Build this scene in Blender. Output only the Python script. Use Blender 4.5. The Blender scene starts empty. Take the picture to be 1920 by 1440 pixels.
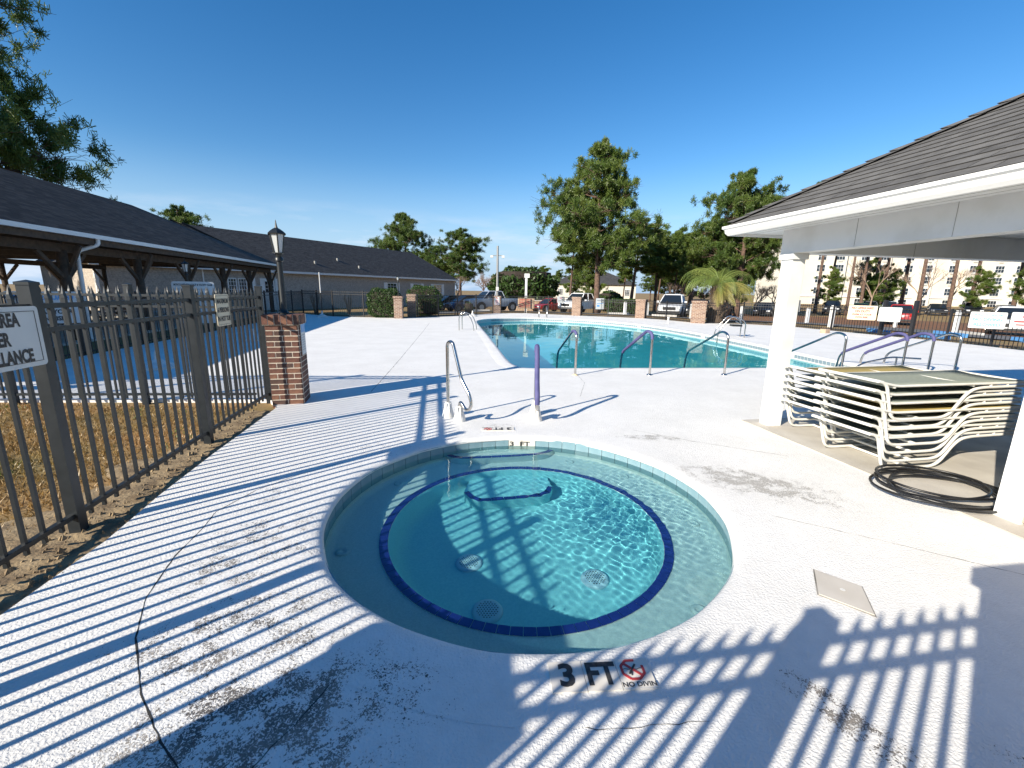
import bpy, math, random
import numpy as np
from mathutils import Vector, Matrix
R = math.radians
S = bpy.context.scene
COL = S.collection

# ------------------------------------------------------------------ camera
cam = bpy.data.cameras.new('camera')
cam_o = bpy.data.objects.new('camera', cam)
COL.objects.link(cam_o)
cam.sensor_fit = 'HORIZONTAL'; cam.sensor_width = 36.0
cam.lens = 36.0 * 815.0 / 1920.0
cam.clip_start = 0.02; cam.clip_end = 3000
cam_o.matrix_world = (Matrix.Translation((0, 0, 1.65)) @ Matrix.Rotation(R(90 - 12.12), 4, 'X')
                      @ Matrix.Rotation(R(0.875), 4, 'Z'))
S.camera = cam_o

# ------------------------------------------------------------------ world, sun, exposure
SUN_DIR = Vector((0.741, 0.671, 0))            # the way shadows fall on the deck
SUN_EL = R(27.0)
wd = bpy.data.worlds.new('World'); S.world = wd; wd.use_nodes = True
nt = wd.node_tree; nt.nodes.clear()
wo = nt.nodes.new('ShaderNodeOutputWorld'); bg = nt.nodes.new('ShaderNodeBackground')
sky = nt.nodes.new('ShaderNodeTexSky'); sky.sky_type = 'NISHITA'; sky.sun_disc = False
sky.sun_elevation = SUN_EL
sky.sun_rotation = math.atan2(-SUN_DIR.x, -SUN_DIR.y)
sky.altitude = 0; sky.air_density = 1.0; sky.dust_density = 0.0; sky.ozone_density = 2.0
bg.inputs['Strength'].default_value = 0.09
# thin low clouds near the horizon, laid out by direction
tc = nt.nodes.new('ShaderNodeTexCoord'); mp = nt.nodes.new('ShaderNodeMapping')
mp.inputs['Scale'].default_value = (2.2, 2.2, 13.0)
nz = nt.nodes.new('ShaderNodeTexNoise'); nz.inputs['Scale'].default_value = 2.3
nz.inputs['Detail'].default_value = 7; nz.inputs['Roughness'].default_value = .58
rmp = nt.nodes.new('ShaderNodeMapRange'); rmp.inputs[1].default_value = .47; rmp.inputs[2].default_value = .66
sep = nt.nodes.new('ShaderNodeSeparateXYZ')
band = nt.nodes.new('ShaderNodeMapRange'); band.inputs[1].default_value = .17; band.inputs[2].default_value = .06
mul = nt.nodes.new('ShaderNodeMath'); mul.operation = 'MULTIPLY'
mul2 = nt.nodes.new('ShaderNodeMath'); mul2.operation = 'MULTIPLY'; mul2.inputs[1].default_value = .85
mixc = nt.nodes.new('ShaderNodeMix'); mixc.data_type = 'RGBA'
mixc.inputs[7].default_value = (5.0, 5.5, 6.3, 1)
L = nt.links.new
L(tc.outputs['Generated'], mp.inputs['Vector']); L(mp.outputs[0], nz.inputs['Vector'])
L(nz.outputs['Fac'], rmp.inputs[0]); L(tc.outputs['Generated'], sep.inputs[0]); L(sep.outputs['Z'], band.inputs[0])
hz = nt.nodes.new('ShaderNodeMapRange'); hz.interpolation_type = 'SMOOTHSTEP'
hz.inputs[1].default_value = .26; hz.inputs[2].default_value = -.02; hz.inputs[4].default_value = 1.0
hs = nt.nodes.new('ShaderNodeHueSaturation'); hs.inputs['Saturation'].default_value = 1.38; hs.inputs['Hue'].default_value = .504; hs.inputs['Value'].default_value = .98
mixh = nt.nodes.new('ShaderNodeMix'); mixh.data_type = 'RGBA'; mixh.inputs[7].default_value = (2.7, 3.9, 5.5, 1)
L(sep.outputs['Z'], hz.inputs[0]); L(sky.outputs[0], hs.inputs['Color']); L(hs.outputs[0], mixh.inputs[6]); L(hz.outputs[0], mixh.inputs[0])
L(rmp.outputs[0], mul.inputs[0]); L(band.outputs[0], mul.inputs[1]); L(mul.outputs[0], mul2.inputs[0])
L(mul2.outputs[0], mixc.inputs[0]); L(mixh.outputs[2], mixc.inputs[6]); L(mixc.outputs[2], bg.inputs['Color'])
L(bg.outputs[0], wo.inputs['Surface'])

sun = bpy.data.lights.new('sun', 'SUN'); sun.energy = 4.4; sun.angle = R(.53); sun.color = (1, .915, .775)
sun.cycles.is_caustics_light = True
sun_o = bpy.data.objects.new('sun', sun); COL.objects.link(sun_o)
ld = Vector((SUN_DIR.x * math.cos(SUN_EL), SUN_DIR.y * math.cos(SUN_EL), -math.sin(SUN_EL)))
sun_o.rotation_euler = ld.to_track_quat('-Z', 'Y').to_euler()
sun_o.location = (-30, -30, 30)

S.view_settings.view_transform = 'Standard'; S.view_settings.look = 'None'
S.view_settings.gamma = 1; S.view_settings.exposure = 0.88
S.render.engine = 'CYCLES'
S.cycles.use_denoising = True
S.cycles.max_bounces = 10; S.cycles.transparent_max_bounces = 12
S.cycles.transmission_bounces = 6; S.cycles.glossy_bounces = 4; S.cycles.diffuse_bounces = 3
S.cycles.sample_clamp_indirect = 6

# ------------------------------------------------------------------ helpers
def tag(o, label=None, cat=None, group=None, kind=None):
    if label: o['label'] = label
    if cat: o['category'] = cat
    if group: o['group'] = group
    if kind: o['kind'] = kind
    return o

def thing(name, label, cat, loc=(0, 0, 0), rz=0, group=None):
    o = bpy.data.objects.new(name, None); COL.objects.link(o)
    o.empty_display_size = .1
    o.location = loc; o.rotation_euler = (0, 0, rz)
    return tag(o, label, cat, group)

def obj(name, me, parent=None, loc=None, rz=None):
    o = bpy.data.objects.new(name, me); COL.objects.link(o)
    if parent: o.parent = parent
    if loc: o.location = loc
    if rz is not None: o.rotation_euler = (0, 0, rz)
    return o

def copy_tree(o, parent=None):
    c = o.copy(); COL.objects.link(c); c.parent = parent
    for ch in list(o.children): copy_tree(ch, c)
    return c

class MB:
    def __init__(s): s.v = []; s.f = []
    def add(s, vs, fs):
        b = len(s.v); s.v += [tuple(p) for p in vs]; s.f += [tuple(i + b for i in f) for f in fs]; return s
    def box(s, x0, x1, y0, y1, z0, z1):
        return s.add([(x0, y0, z0), (x1, y0, z0), (x1, y1, z0), (x0, y1, z0), (x0, y0, z1), (x1, y0, z1), (x1, y1, z1), (x0, y1, z1)],
                     [(3, 2, 1, 0), (4, 5, 6, 7), (0, 1, 5, 4), (1, 2, 6, 5), (2, 3, 7, 6), (3, 0, 4, 7)])
    def cbox(s, x, y, z0, z1, w, d):
        return s.box(x - w / 2, x + w / 2, y - d / 2, y + d / 2, z0, z1)
    def bar(s, a, b, w, h):
        a = Vector(a); b = Vector(b); d = (b - a).normalized()
        up = Vector((0, 0, 1)) if abs(d.z) < .98 else Vector((0, 1, 0))
        sx = d.cross(up).normalized() * (w / 2); sy = sx.cross(d).normalized() * (h / 2)
        vs = [a - sx - sy, a + sx - sy, a + sx + sy, a - sx + sy, b - sx - sy, b + sx - sy, b + sx + sy, b - sx + sy]
        return s.add(vs, [(3, 2, 1, 0), (4, 5, 6, 7), (0, 1, 5, 4), (1, 2, 6, 5), (2, 3, 7, 6), (3, 0, 4, 7)])
    def tube(s, pts, r, n=8, cap=True):
        P = [Vector(p) for p in pts]; b = len(s.v); m = len(P)
        rr = r if isinstance(r, (list, tuple)) else [r] * m
        prev = None
        for i in range(m):
            t = (P[min(i + 1, m - 1)] - P[max(i - 1, 0)]).normalized()
            if prev is None:
                q = Vector((0, 0, 1)) if abs(t.z) < .9 else Vector((1, 0, 0))
                u = t.cross(q).normalized()
            else:
                u = (prev - t * prev.dot(t)).normalized()
            prev = u; w = t.cross(u)
            for k in range(n):
                a = 2 * math.pi * k / n
                s.v.append(tuple(P[i] + (u * math.cos(a) + w * math.sin(a)) * rr[i]))
        for i in range(m - 1):
            for k in range(n):
                j = (k + 1) % n
                s.f.append((b + i * n + k, b + i * n + j, b + (i + 1) * n + j, b + (i + 1) * n + k))
        if cap:
            s.f.append(tuple(b + k for k in reversed(range(n)))); s.f.append(tuple(b + (m - 1) * n + k for k in range(n)))
        return s
    def lathe(s, prof, n=24, cx=0, cy=0, cap=False):
        b = len(s.v); m = len(prof)
        for r, z in prof:
            for k in range(n):
                a = 2 * math.pi * k / n
                s.v.append((cx + r * math.cos(a), cy + r * math.sin(a), z))
        for i in range(m - 1):
            for k in range(n):
                j = (k + 1) % n
                s.f.append((b + i * n + k, b + i * n + j, b + (i + 1) * n + j, b + (i + 1) * n + k))
        if cap:
            s.f.append(tuple(b + k for k in reversed(range(n)))); s.f.append(tuple(b + (m - 1) * n + k for k in range(n)))
        return s
    def prism(s, poly, z0, z1):
        n = len(poly)
        s.add([(x, y, z0) for x, y in poly] + [(x, y, z1) for x, y in poly],
              [tuple(reversed(range(n))), tuple(range(n, 2 * n))] + [(i, (i + 1) % n, n + (i + 1) % n, n + i) for i in range(n)])
        return s
    def mesh(s, name, mat, smooth=False):
        me = bpy.data.meshes.new(name); me.from_pydata(s.v, [], s.f)
        for m in (mat if isinstance(mat, (list, tuple)) else [mat]): me.materials.append(m)
        if smooth: me.shade_smooth()
        me.update(); return me
    def build(s, name, mat, parent=None, smooth=False, loc=None, rz=None):
        return obj(name, s.mesh(name, mat, smooth), parent, loc, rz)

def smooth_auto(o, ang=40):
    me = o.data; me.shade_smooth()
    me.set_sharp_from_angle(angle=R(ang)); return o

def arc(c, r, a0, a1, n, ax, ay):
    """points on an arc about c in the plane ax, ay"""
    c = Vector(c); ax = Vector(ax); ay = Vector(ay)
    return [c + ax * (r * math.cos(a0 + (a1 - a0) * i / n)) + ay * (r * math.sin(a0 + (a1 - a0) * i / n)) for i in range(n + 1)]

def fillet(pts, r, n=5):
    """round the inner corners of a polyline"""
    P = [Vector(p) for p in pts]; out = [P[0]]
    for i in range(1, len(P) - 1):
        a, b, c = P[i - 1], P[i], P[i + 1]
        d1 = (a - b); d2 = (c - b); l = min(r, d1.length * .48, d2.length * .48)
        p0 = b + d1.normalized() * l; p1 = b + d2.normalized() * l
        for k in range(n + 1):
            t = k / n
            out.append(p0 * (1 - t) ** 2 + b * 2 * t * (1 - t) + p1 * t * t)
    out.append(P[-1]); return out

# ------------------------------------------------------------------ materials
def nodes(m): return m.node_tree.nodes, m.node_tree.links.new
def mat(name, col, rough=.6, metal=0, col2=None, nscale=6, bump=0, bscale=60, ndetail=5, lo=.35, hi=.65, spec=None, coord='Object'):
    m = bpy.data.materials.new(name); m.use_nodes = True
    N, K = nodes(m); p = N['Principled BSDF']
    p.inputs['Base Color'].default_value = (*col, 1); p.inputs['Roughness'].default_value = rough
    p.inputs['Metallic'].default_value = metal
    if spec is not None: p.inputs['Specular IOR Level'].default_value = spec
    t = N.new('ShaderNodeTexCoord')
    if col2:
        n = N.new('ShaderNodeTexNoise'); n.inputs['Scale'].default_value = nscale; n.inputs['Detail'].default_value = ndetail
        r = N.new('ShaderNodeMapRange'); r.inputs[1].default_value = lo; r.inputs[2].default_value = hi
        x = N.new('ShaderNodeMix'); x.data_type = 'RGBA'
        x.inputs[6].default_value = (*col, 1); x.inputs[7].default_value = (*col2, 1)
        K(t.outputs[coord], n.inputs['Vector']); K(n.outputs['Fac'], r.inputs[0]); K(r.outputs[0], x.inputs[0]); K(x.outputs[2], p.inputs['Base Color'])
    if bump:
        n = N.new('ShaderNodeTexNoise'); n.inputs['Scale'].default_value = bscale; n.inputs['Detail'].default_value = 4
        b = N.new('ShaderNodeBump'); b.inputs['Strength'].default_value = bump; b.inputs['Distance'].default_value = .01
        K(t.outputs[coord], n.inputs['Vector']); K(n.outputs['Fac'], b.inputs['Height']); K(b.outputs[0], p.inputs['Normal'])
    return m

def leafmat(name, c1, c2, nscale=.6, trans=.3):
    m = bpy.data.materials.new(name); m.use_nodes = True
    N, K = nodes(m); N.clear()
    o = N.new('ShaderNodeOutputMaterial'); d = N.new('ShaderNodeBsdfDiffuse'); tr = N.new('ShaderNodeBsdfTranslucent')
    g = N.new('ShaderNodeBsdfGlossy'); g.inputs['Roughness'].default_value = .45; g.inputs['Color'].default_value = (.5, .5, .5, 1)
    mx = N.new('ShaderNodeMixShader'); mx.inputs[0].default_value = trans
    mg = N.new('ShaderNodeMixShader'); mg.inputs[0].default_value = .06
    t = N.new('ShaderNodeTexCoord'); n = N.new('ShaderNodeTexNoise'); n.inputs['Scale'].default_value = nscale; n.inputs['Detail'].default_value = 6
    r = N.new('ShaderNodeMapRange'); r.inputs[1].default_value = .36; r.inputs[2].default_value = .64
    x = N.new('ShaderNodeMix'); x.data_type = 'RGBA'; x.inputs[6].default_value = (*c1, 1); x.inputs[7].default_value = (*c2, 1)
    K(t.outputs['Object'], n.inputs['Vector']); K(n.outputs['Fac'], r.inputs[0]); K(r.outputs[0], x.inputs[0])
    K(x.outputs[2], d.inputs['Color']); K(x.outputs[2], tr.inputs['Color'])
    K(d.outputs[0], mx.inputs[1]); K(tr.outputs[0], mx.inputs[2]); K(mx.outputs[0], mg.inputs[1]); K(g.outputs[0], mg.inputs[2]); K(mg.outputs[0], o.inputs[0])
    return m

def glassmat(name, tint, rough=.05):
    return mat(name, tint, rough, 0, spec=.8)

def watermat(name, tint, bump, bscale):
    m = bpy.data.materials.new(name); m.use_nodes = True
    N, K = nodes(m); N.clear()
    o = N.new('ShaderNodeOutputMaterial'); g = N.new('ShaderNodeBsdfGlass')
    g.inputs['Color'].default_value = (*tint, 1); g.inputs['IOR'].default_value = 1.33; g.inputs['Roughness'].default_value = 0
    K(g.outputs[0], o.inputs['Surface'])
    if bump:
        t = N.new('ShaderNodeTexCoord'); n = N.new('ShaderNodeTexNoise'); n.inputs['Scale'].default_value = bscale; n.inputs['Detail'].default_value = 2
        mp = N.new('ShaderNodeMapping'); mp.inputs['Scale'].default_value = (1, .6, 1)
        b = N.new('ShaderNodeBump'); b.inputs['Strength'].default_value = bump; b.inputs['Distance'].default_value = .02
        K(t.outputs['Object'], mp.inputs[0]); K(mp.outputs[0], n.inputs['Vector']); K(n.outputs['Fac'], b.inputs['Height']); K(b.outputs[0], g.inputs['Normal'])
    return m

def deckmat():
    """white knock-down deck paint; worn through to grey concrete in patches of their own shape"""
    m = bpy.data.materials.new('deck_paint'); m.use_nodes = True
    N, K = nodes(m); p = N['Principled BSDF']; p.inputs['Roughness'].default_value = .78; p.inputs['Specular IOR Level'].default_value = .25
    t = N.new('ShaderNodeNewGeometry'); P = t.outputs['Position']
    def noise(sc, det=4, rough=.5, vec=None):
        n = N.new('ShaderNodeTexNoise'); n.inputs['Scale'].default_value = sc; n.inputs['Detail'].default_value = det; n.inputs['Roughness'].default_value = rough
        K(vec or P, n.inputs['Vector']); return n.outputs['Fac']
    def math_(op, a, b=None, clamp=False):
        n = N.new('ShaderNodeMath'); n.operation = op; n.use_clamp = clamp
        for i, q in enumerate((a, b)):
            if q is None: continue
            if isinstance(q, (int, float)): n.inputs[i].default_value = q
            else: K(q, n.inputs[i])
        return n.outputs[0]
    def rng(v, a, b, c=0, d=1):
        n = N.new('ShaderNodeMapRange'); n.inputs[1].default_value = a; n.inputs[2].default_value = b; n.inputs[3].default_value = c; n.inputs[4].default_value = d
        K(v, n.inputs[0]); return n.outputs[0]
    # worn patches: centre, half sizes, turn, strength
    patches = [(-.95, 1.32, .8, .42, 20, 1.0), (-1.65, 2.5, .6, .75, -20, .68), (-1.3, 1.8, .75, .5, 10, .74), (2.2, 3.62, .8, .38, -32, 1.0), (-1.95, 3.2, .35, .6, -15, .55),
               (1.6, 4.85, .6, .15, -8, .85), (1.35, 1.42, .12, .3, 35, 1.0), (-.1, 5.2, .3, .12, 0, .7), (-1.4, 4.35, .9, .5, 15, .5),
               (.9, 6.6, 1.0, .4, 0, .33), (-2.6, 9, 2.2, 1.0, 0, .36), (2.0, 5.6, .8, .25, -10, .4), (1.9, 1.2, .2, .1, -40, .85)]
    acc = None
    for cx, cy, rx, ry, rot, st in patches:
        mpn = N.new('ShaderNodeMapping'); mpn.vector_type = 'TEXTURE'
        mpn.inputs['Location'].default_value = (cx, cy, 0); mpn.inputs['Rotation'].default_value = (0, 0, R(rot)); mpn.inputs['Scale'].default_value = (rx, ry, 1)
        K(P, mpn.inputs[0])
        ln = N.new('ShaderNodeVectorMath'); ln.operation = 'LENGTH'; K(mpn.outputs[0], ln.inputs[0])
        w = rng(ln.outputs['Value'], .35, 1.35, st, 0)
        acc = w if acc is None else math_('MAXIMUM', acc, w)
    mid = noise(7, 5, .6)
    acc2 = math_('MULTIPLY', acc, rng(mid, .33, .6, .35, 1.25))
    v1 = N.new('ShaderNodeTexNoise'); v1.inputs['Scale'].default_value = 85; v1.inputs['Detail'].default_value = 5; v1.inputs['Roughness'].default_value = .62
    v1.inputs['Distortion'].default_value = 1.1; K(P, v1.inputs['Vector'])
    thr = rng(acc2, 0, 1, .80, .43)
    chip = math_('SUBTRACT', v1.outputs['Fac'], thr); chip = rng(chip, 0, .025)
    # paint tone: broad soft dirt
    dirt = rng(noise(1.3, 6, .65), .38, .72); dirt2 = rng(noise(14, 4), .45, .75)
    c1 = N.new('ShaderNodeMix'); c1.data_type = 'RGBA'; c1.inputs[6].default_value = (.82, .805, .77, 1); c1.inputs[7].default_value = (.68, .665, .63, 1)
    K(math_('MULTIPLY', dirt, .6), c1.inputs[0])
    c2 = N.new('ShaderNodeMix'); c2.data_type = 'RGBA'; c2.inputs[7].default_value = (.60, .585, .55, 1)
    K(c1.outputs[2], c2.inputs[6]); K(math_('MULTIPLY', dirt2, .22), c2.inputs[0])
    c3 = N.new('ShaderNodeMix'); c3.data_type = 'RGBA'; c3.inputs[7].default_value = (.20, .185, .165, 1)
    cc = N.new('ShaderNodeMix'); cc.data_type = 'RGBA'; cc.inputs[6].default_value = (.13, .12, .11, 1); cc.inputs[7].default_value = (.33, .30, .265, 1)
    K(rng(noise(3, 3), .4, .6), cc.inputs[0])
    sx = N.new('ShaderNodeSeparateXYZ'); K(P, sx.inputs[0])
    cd = N.new('ShaderNodeMix'); cd.data_type = 'RGBA'; cd.inputs[7].default_value = (.43, .41, .375, 1)
    K(cc.outputs[2], cd.inputs[6]); K(math_('MULTIPLY', rng(sx.outputs['X'], .2, 1.4), rng(sx.outputs['Y'], 2.0, 3.0)), cd.inputs[0]); K(cd.outputs[2], c3.inputs[7])
    K(c2.outputs[2], c3.inputs[6]); K(chip, c3.inputs[0])
    K(c3.outputs[2], p.inputs['Base Color'])
    # sprayed texture: raised flattened blobs
    kn = rng(noise(75, 3, .55), .42, .6)
    fine = noise(260, 2)
    hgt = math_('ADD', math_('MULTIPLY', kn, .8), math_('MULTIPLY', fine, .35))
    hgt = math_('SUBTRACT', hgt, math_('MULTIPLY', chip, .9))
    b = N.new('ShaderNodeBump'); b.inputs['Strength'].default_value = .55; b.inputs['Distance'].default_value = .004
    K(hgt, b.inputs['Height']); K(b.outputs[0], p.inputs['Normal'])
    return m

def brickmat(name):
    m = bpy.data.materials.new(name); m.use_nodes = True
    N, K = nodes(m); p = N['Principled BSDF']; p.inputs['Roughness'].default_value = .85
    t = N.new('ShaderNodeTexCoord'); mp = N.new('ShaderNodeMapping'); mp.inputs['Rotation'].default_value = (R(90), 0, 0)
    b = N.new('ShaderNodeTexBrick'); b.inputs['Scale'].default_value = 1; b.inputs['Brick Width'].default_value = .21; b.inputs['Row Height'].default_value = .075
    b.inputs['Mortar Size'].default_value = .008; b.inputs['Color1'].default_value = (.17, .085, .055, 1); b.inputs['Color2'].default_value = (.31, .185, .12, 1); b.inputs['Mortar'].default_value = (.50, .44, .37, 1)
    # run the pattern round both wall directions
    sp = N.new('ShaderNodeSeparateXYZ'); ad = N.new('ShaderNodeMath'); ad.operation = 'ADD'; cb = N.new('ShaderNodeCombineXYZ')
    K(t.outputs['Object'], sp.inputs[0]); K(sp.outputs['X'], ad.inputs[0]); K(sp.outputs['Y'], ad.inputs[1]); K(ad.outputs[0], cb.inputs['X']); K(sp.outputs['Z'], cb.inputs['Y'])
    K(cb.outputs[0], b.inputs['Vector']); K(b.outputs['Color'], p.inputs['Base Color'])
    bu = N.new('ShaderNodeBump'); bu.inputs['Strength'].default_value = .6; bu.inputs['Distance'].default_value = .01; bu.invert = True
    K(b.outputs['Fac'], bu.inputs['Height']); K(bu.outputs[0], p.inputs['Normal'])
    return m

def rowmat(name, c1, c2, row, rough=.8, depth=.012, width=.9, offs=.5, gap=.006):
    """courses of shingles or siding too far off to be built one by one"""
    m = bpy.data.materials.new(name); m.use_nodes = True
    N, K = nodes(m); p = N['Principled BSDF']; p.inputs['Roughness'].default_value = rough; p.inputs['Specular IOR Level'].default_value = .2
    t = N.new('ShaderNodeTexCoord')
    b = N.new('ShaderNodeTexBrick'); b.inputs['Scale'].default_value = 1; b.inputs['Brick Width'].default_value = width; b.inputs['Row Height'].default_value = row
    b.offset = offs; b.inputs['Mortar Size'].default_value = gap; b.inputs['Mortar Smooth'].default_value = .4
    b.inputs['Color1'].default_value = (*c1, 1); b.inputs['Color2'].default_value = (*c2, 1); b.inputs['Mortar'].default_value = tuple(x * .5 for x in c1) + (1,)
    n = N.new('ShaderNodeTexNoise'); n.inputs['Scale'].default_value = 9; n.inputs['Detail'].default_value = 8
    x = N.new('ShaderNodeMix'); x.data_type = 'RGBA'; x.blend_type = 'MULTIPLY'; x.inputs[0].default_value = .6
    r = N.new('ShaderNodeMapRange'); r.inputs[1].default_value = .3; r.inputs[2].default_value = .7; r.inputs[3].default_value = .55; r.inputs[4].default_value = 1.35
    K(t.outputs['UV'], b.inputs['Vector']); K(t.outputs['Object'], n.inputs['Vector']); K(n.outputs['Fac'], r.inputs[0])
    K(b.outputs['Color'], x.inputs[6]); K(r.outputs[0], x.inputs[7]); K(x.outputs[2], p.inputs['Base Color'])
    bu = N.new('ShaderNodeBump'); bu.inputs['Strength'].default_value = .7; bu.inputs['Distance'].default_value = depth; bu.invert = True
    K(b.outputs['Fac'], bu.inputs['Height']); K(bu.outputs[0], p.inputs['Normal'])
    return m

def planar_uv(o, us=(1, 0, 0), vs=(0, 0, 1)):
    me = o.data; uv = me.uv_layers.new(name='UVMap'); us = Vector(us); vs = Vector(vs)
    for pl in me.polygons:
        nrm = pl.normal
        if abs(nrm.z) < .999 and us.length == 0:
            pass
        # course direction: horizontal line of the face; up direction: along its slope
        h = Vector((0, 0, 1)).cross(nrm)
        h = h.normalized() if h.length > 1e-4 else Vector((1, 0, 0))
        w = nrm.cross(h).normalized()
        for li in pl.loop_indices:
            c = me.vertices[me.loops[li].vertex_index].co
            uv.data[li].uv = (c.dot(h), c.dot(w))
    return o

M = {}
M['deck'] = deckmat()
M['slab'] = mat('bare_concrete', (.58, .54, .47), .85, col2=(.46, .42, .36), nscale=2.5, bump=.25, bscale=120)
M['crack'] = mat('crack_filler', (.035, .033, .03), .9)
M['joint'] = mat('joint_dirt', (.36, .34, .31), .9, col2=(.16, .15, .13), nscale=5)
M['plaster'] = mat('pool_plaster', (.56, .66, .64), .8, col2=(.48, .58, .565), nscale=90, ndetail=2, bump=.15, bscale=200)
M['bowl'] = mat('pool_plaster_water_tint', (.26, .66, .70), .8, col2=(.22, .60, .65), nscale=60, ndetail=2, bump=.1, bscale=200)  # tint of light absorbed by the deeper water, put into the plaster colour
M['poolfloor'] = mat('pool_floor_water_tint', (.12, .58, .66), .8, col2=(.09, .52, .60), nscale=2, bump=.1, bscale=40)  # teal of light passing through deep water is put into this basin colour
M['navy'] = mat('navy_glazed_tile', (.012, .022, .16), .18, col2=(.02, .035, .22), nscale=3)
M['paletile'] = mat('pale_blue_glazed_tile', (.17, .29, .34), .2, col2=(.25, .37, .41), nscale=4)
M['band'] = mat('grey_blue_band_tile', (.17, .23, .28), .3, col2=(.26, .32, .36), nscale=6)
M['grout'] = mat('grout', (.62, .64, .62), .9)
M['marker'] = mat('depth_marker_tile', (.76, .72, .64), .4, col2=(.68, .63, .55), nscale=8)
M['ink'] = mat('black_lettering', (.02, .02, .02), .6, col2=(.06, .055, .05), nscale=40)
M['red'] = mat('red_lettering', (.5, .05, .05), .6)
M['blueink'] = mat('blue_print', (.12, .33, .62), .5)
M['greyink'] = mat('grey_print', (.32, .34, .36), .6)
M['water'] = watermat('spa_water', (.80, .97, .985), 0, 1)
M['poolwater'] = watermat('pool_water', (.70, .96, .97), .10, 3.0)
M['steel'] = mat('stainless_steel', (.62, .60, .57), .2, 1, col2=(.5, .47, .43), nscale=12)
M['foam'] = mat('purple_foam_sleeve', (.075, .075, .19), .75, col2=(.105, .10, .24), nscale=9)
M['pvc'] = mat('white_plastic', (.74, .73, .70), .45, col2=(.62, .60, .56), nscale=8)
M['fence'] = mat('charcoal_powder_coat', (.0135, .0175, .0205), .42, col2=(.021, .026, .03), nscale=10)
M['fencefar'] = mat('black_powder_coat', (.018, .018, .02), .5)
M['brick1'] = mat('red_brick', (.17, .075, .05), .85, col2=(.11, .05, .036), nscale=14, bump=.5, bscale=70)
M['brick2'] = mat('brown_brick', (.11, .058, .043), .85, col2=(.07, .042, .034), nscale=14, bump=.5, bscale=70)
M['brick3'] = mat('orange_brick', (.23, .11, .065), .85, col2=(.16, .075, .05), nscale=14, bump=.5, bscale=70)
M['mortar'] = mat('mortar', (.62, .54, .43), .95, col2=(.52, .44, .35), nscale=20)
M['brickwall'] = brickmat('brick_pattern')
M['signw'] = mat('white_sign_plate', (.60, .62, .61), .5, col2=(.54, .56, .55), nscale=3)
M['signc'] = mat('cream_sign_plate', (.66, .58, .42), .5)
M['signwood'] = mat('faded_tan_board', (.52, .38, .26), .7, col2=(.42, .29, .19), nscale=5)
M['shingle'] = mat('grey_shingle', (.165, .16, .152), .9, col2=(.115, .111, .106), nscale=7, bump=.5, bscale=160, spec=.2)
M['shingle2'] = mat('dark_grey_shingle', (.135, .131, .126), .9, col2=(.095, .092, .088), nscale=9, bump=.5, bscale=160, spec=.2)
M['roofpav'] = rowmat('brown_black_shingles', (.085, .071, .06), (.036, .031, .028), .15, width=.36)
M['roofclub'] = rowmat('charcoal_shingles', (.085, .083, .082), (.05, .049, .049), .15, width=.36)
M['edge'] = mat('shingle_edge', (.035, .034, .033), .9)  # dark asphalt edges, whose colour also stands in for shadow lines between courses
M['felt'] = mat('black_felt', (.01, .01, .01), .9)
M['trim'] = mat('white_trim_paint', (.80, .80, .78), .5, col2=(.64, .63, .58), nscale=2.2, ndetail=9, lo=.48, hi=.82, bump=.12, bscale=30)
M['gutter'] = mat('white_aluminium_gutter', (.78, .78, .76), .35)
M['ceil'] = mat('white_soffit', (.78, .78, .75), .7, col2=(.70, .70, .66), nscale=2)
M['tan'] = mat('tan_siding_paint', (.42, .35, .27), .7, col2=(.38, .31, .24), nscale=4)
M['siding'] = rowmat('grey_tan_siding', (.43, .38, .33), (.415, .365, .315), .15, width=3.6, gap=.004, depth=.008)
M['aptwall'] = mat('cream_stucco', (.70, .655, .55), .9, col2=(.65, .60, .50), nscale=.15)
M['aptpale'] = mat('pale_stucco', (.70, .66, .56), .9)
M['wood'] = mat('weathered_brown_timber', (.105, .07, .045), .85, col2=(.06, .042, .03), nscale=9, bump=.4, bscale=40)
M['wooddark'] = mat('dark_timber', (.045, .032, .024), .9, col2=(.03, .022, .018), nscale=6)
M['glass'] = glassmat('window_glass', (.02, .03, .04), .06)
M['asphalt'] = mat('worn_asphalt', (.17, .16, .15), .9, col2=(.12, .115, .11), nscale=.7, bump=.3, bscale=40)
M['soil'] = mat('sandy_soil', (.34, .25, .14), .95, col2=(.16, .11, .06), nscale=7, bump=1.0, bscale=45)
M['grassbase'] = mat('dormant_turf', (.34, .20, .08), .95, col2=(.20, .15, .055), nscale=.9, bump=.8, bscale=30)
M['blade'] = leafmat('dormant_grass_blade', (.40, .235, .085), (.27, .19, .062), .9, .2)
M['bladeg'] = leafmat('green_weed_leaf', (.10, .17, .03), (.14, .2, .04), 2, .3)
M['needle'] = leafmat('pine_needles', (.09, .155, .028), (.175, .23, .042), .55, .38)
M['needle2'] = leafmat('dark_pine_needles', (.074, .135, .028), (.14, .195, .036), .5, .36)
M['leaf'] = leafmat('hedge_leaf', (.035, .075, .018), (.07, .125, .03), 3, .25)
M['frond'] = leafmat('palm_frond', (.30, .34, .08), (.18, .25, .06), 1.2, .35)
M['frondold'] = leafmat('yellow_palm_frond', (.46, .40, .12), (.34, .32, .09), 1.2, .35)
M['bark'] = mat('pine_bark', (.17, .105, .075), .95, col2=(.09, .058, .045), nscale=5, bump=.8, bscale=12)
M['barkpale'] = mat('pale_smooth_bark', (.36, .26, .19), .9, col2=(.27, .19, .14), nscale=6)
M['twig'] = mat('bare_twigs', (.25, .175, .135), .95)
M['palmbark'] = mat('palm_trunk_boots', (.20, .145, .10), .95, col2=(.10, .07, .05), nscale=10, bump=1, bscale=20)
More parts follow.
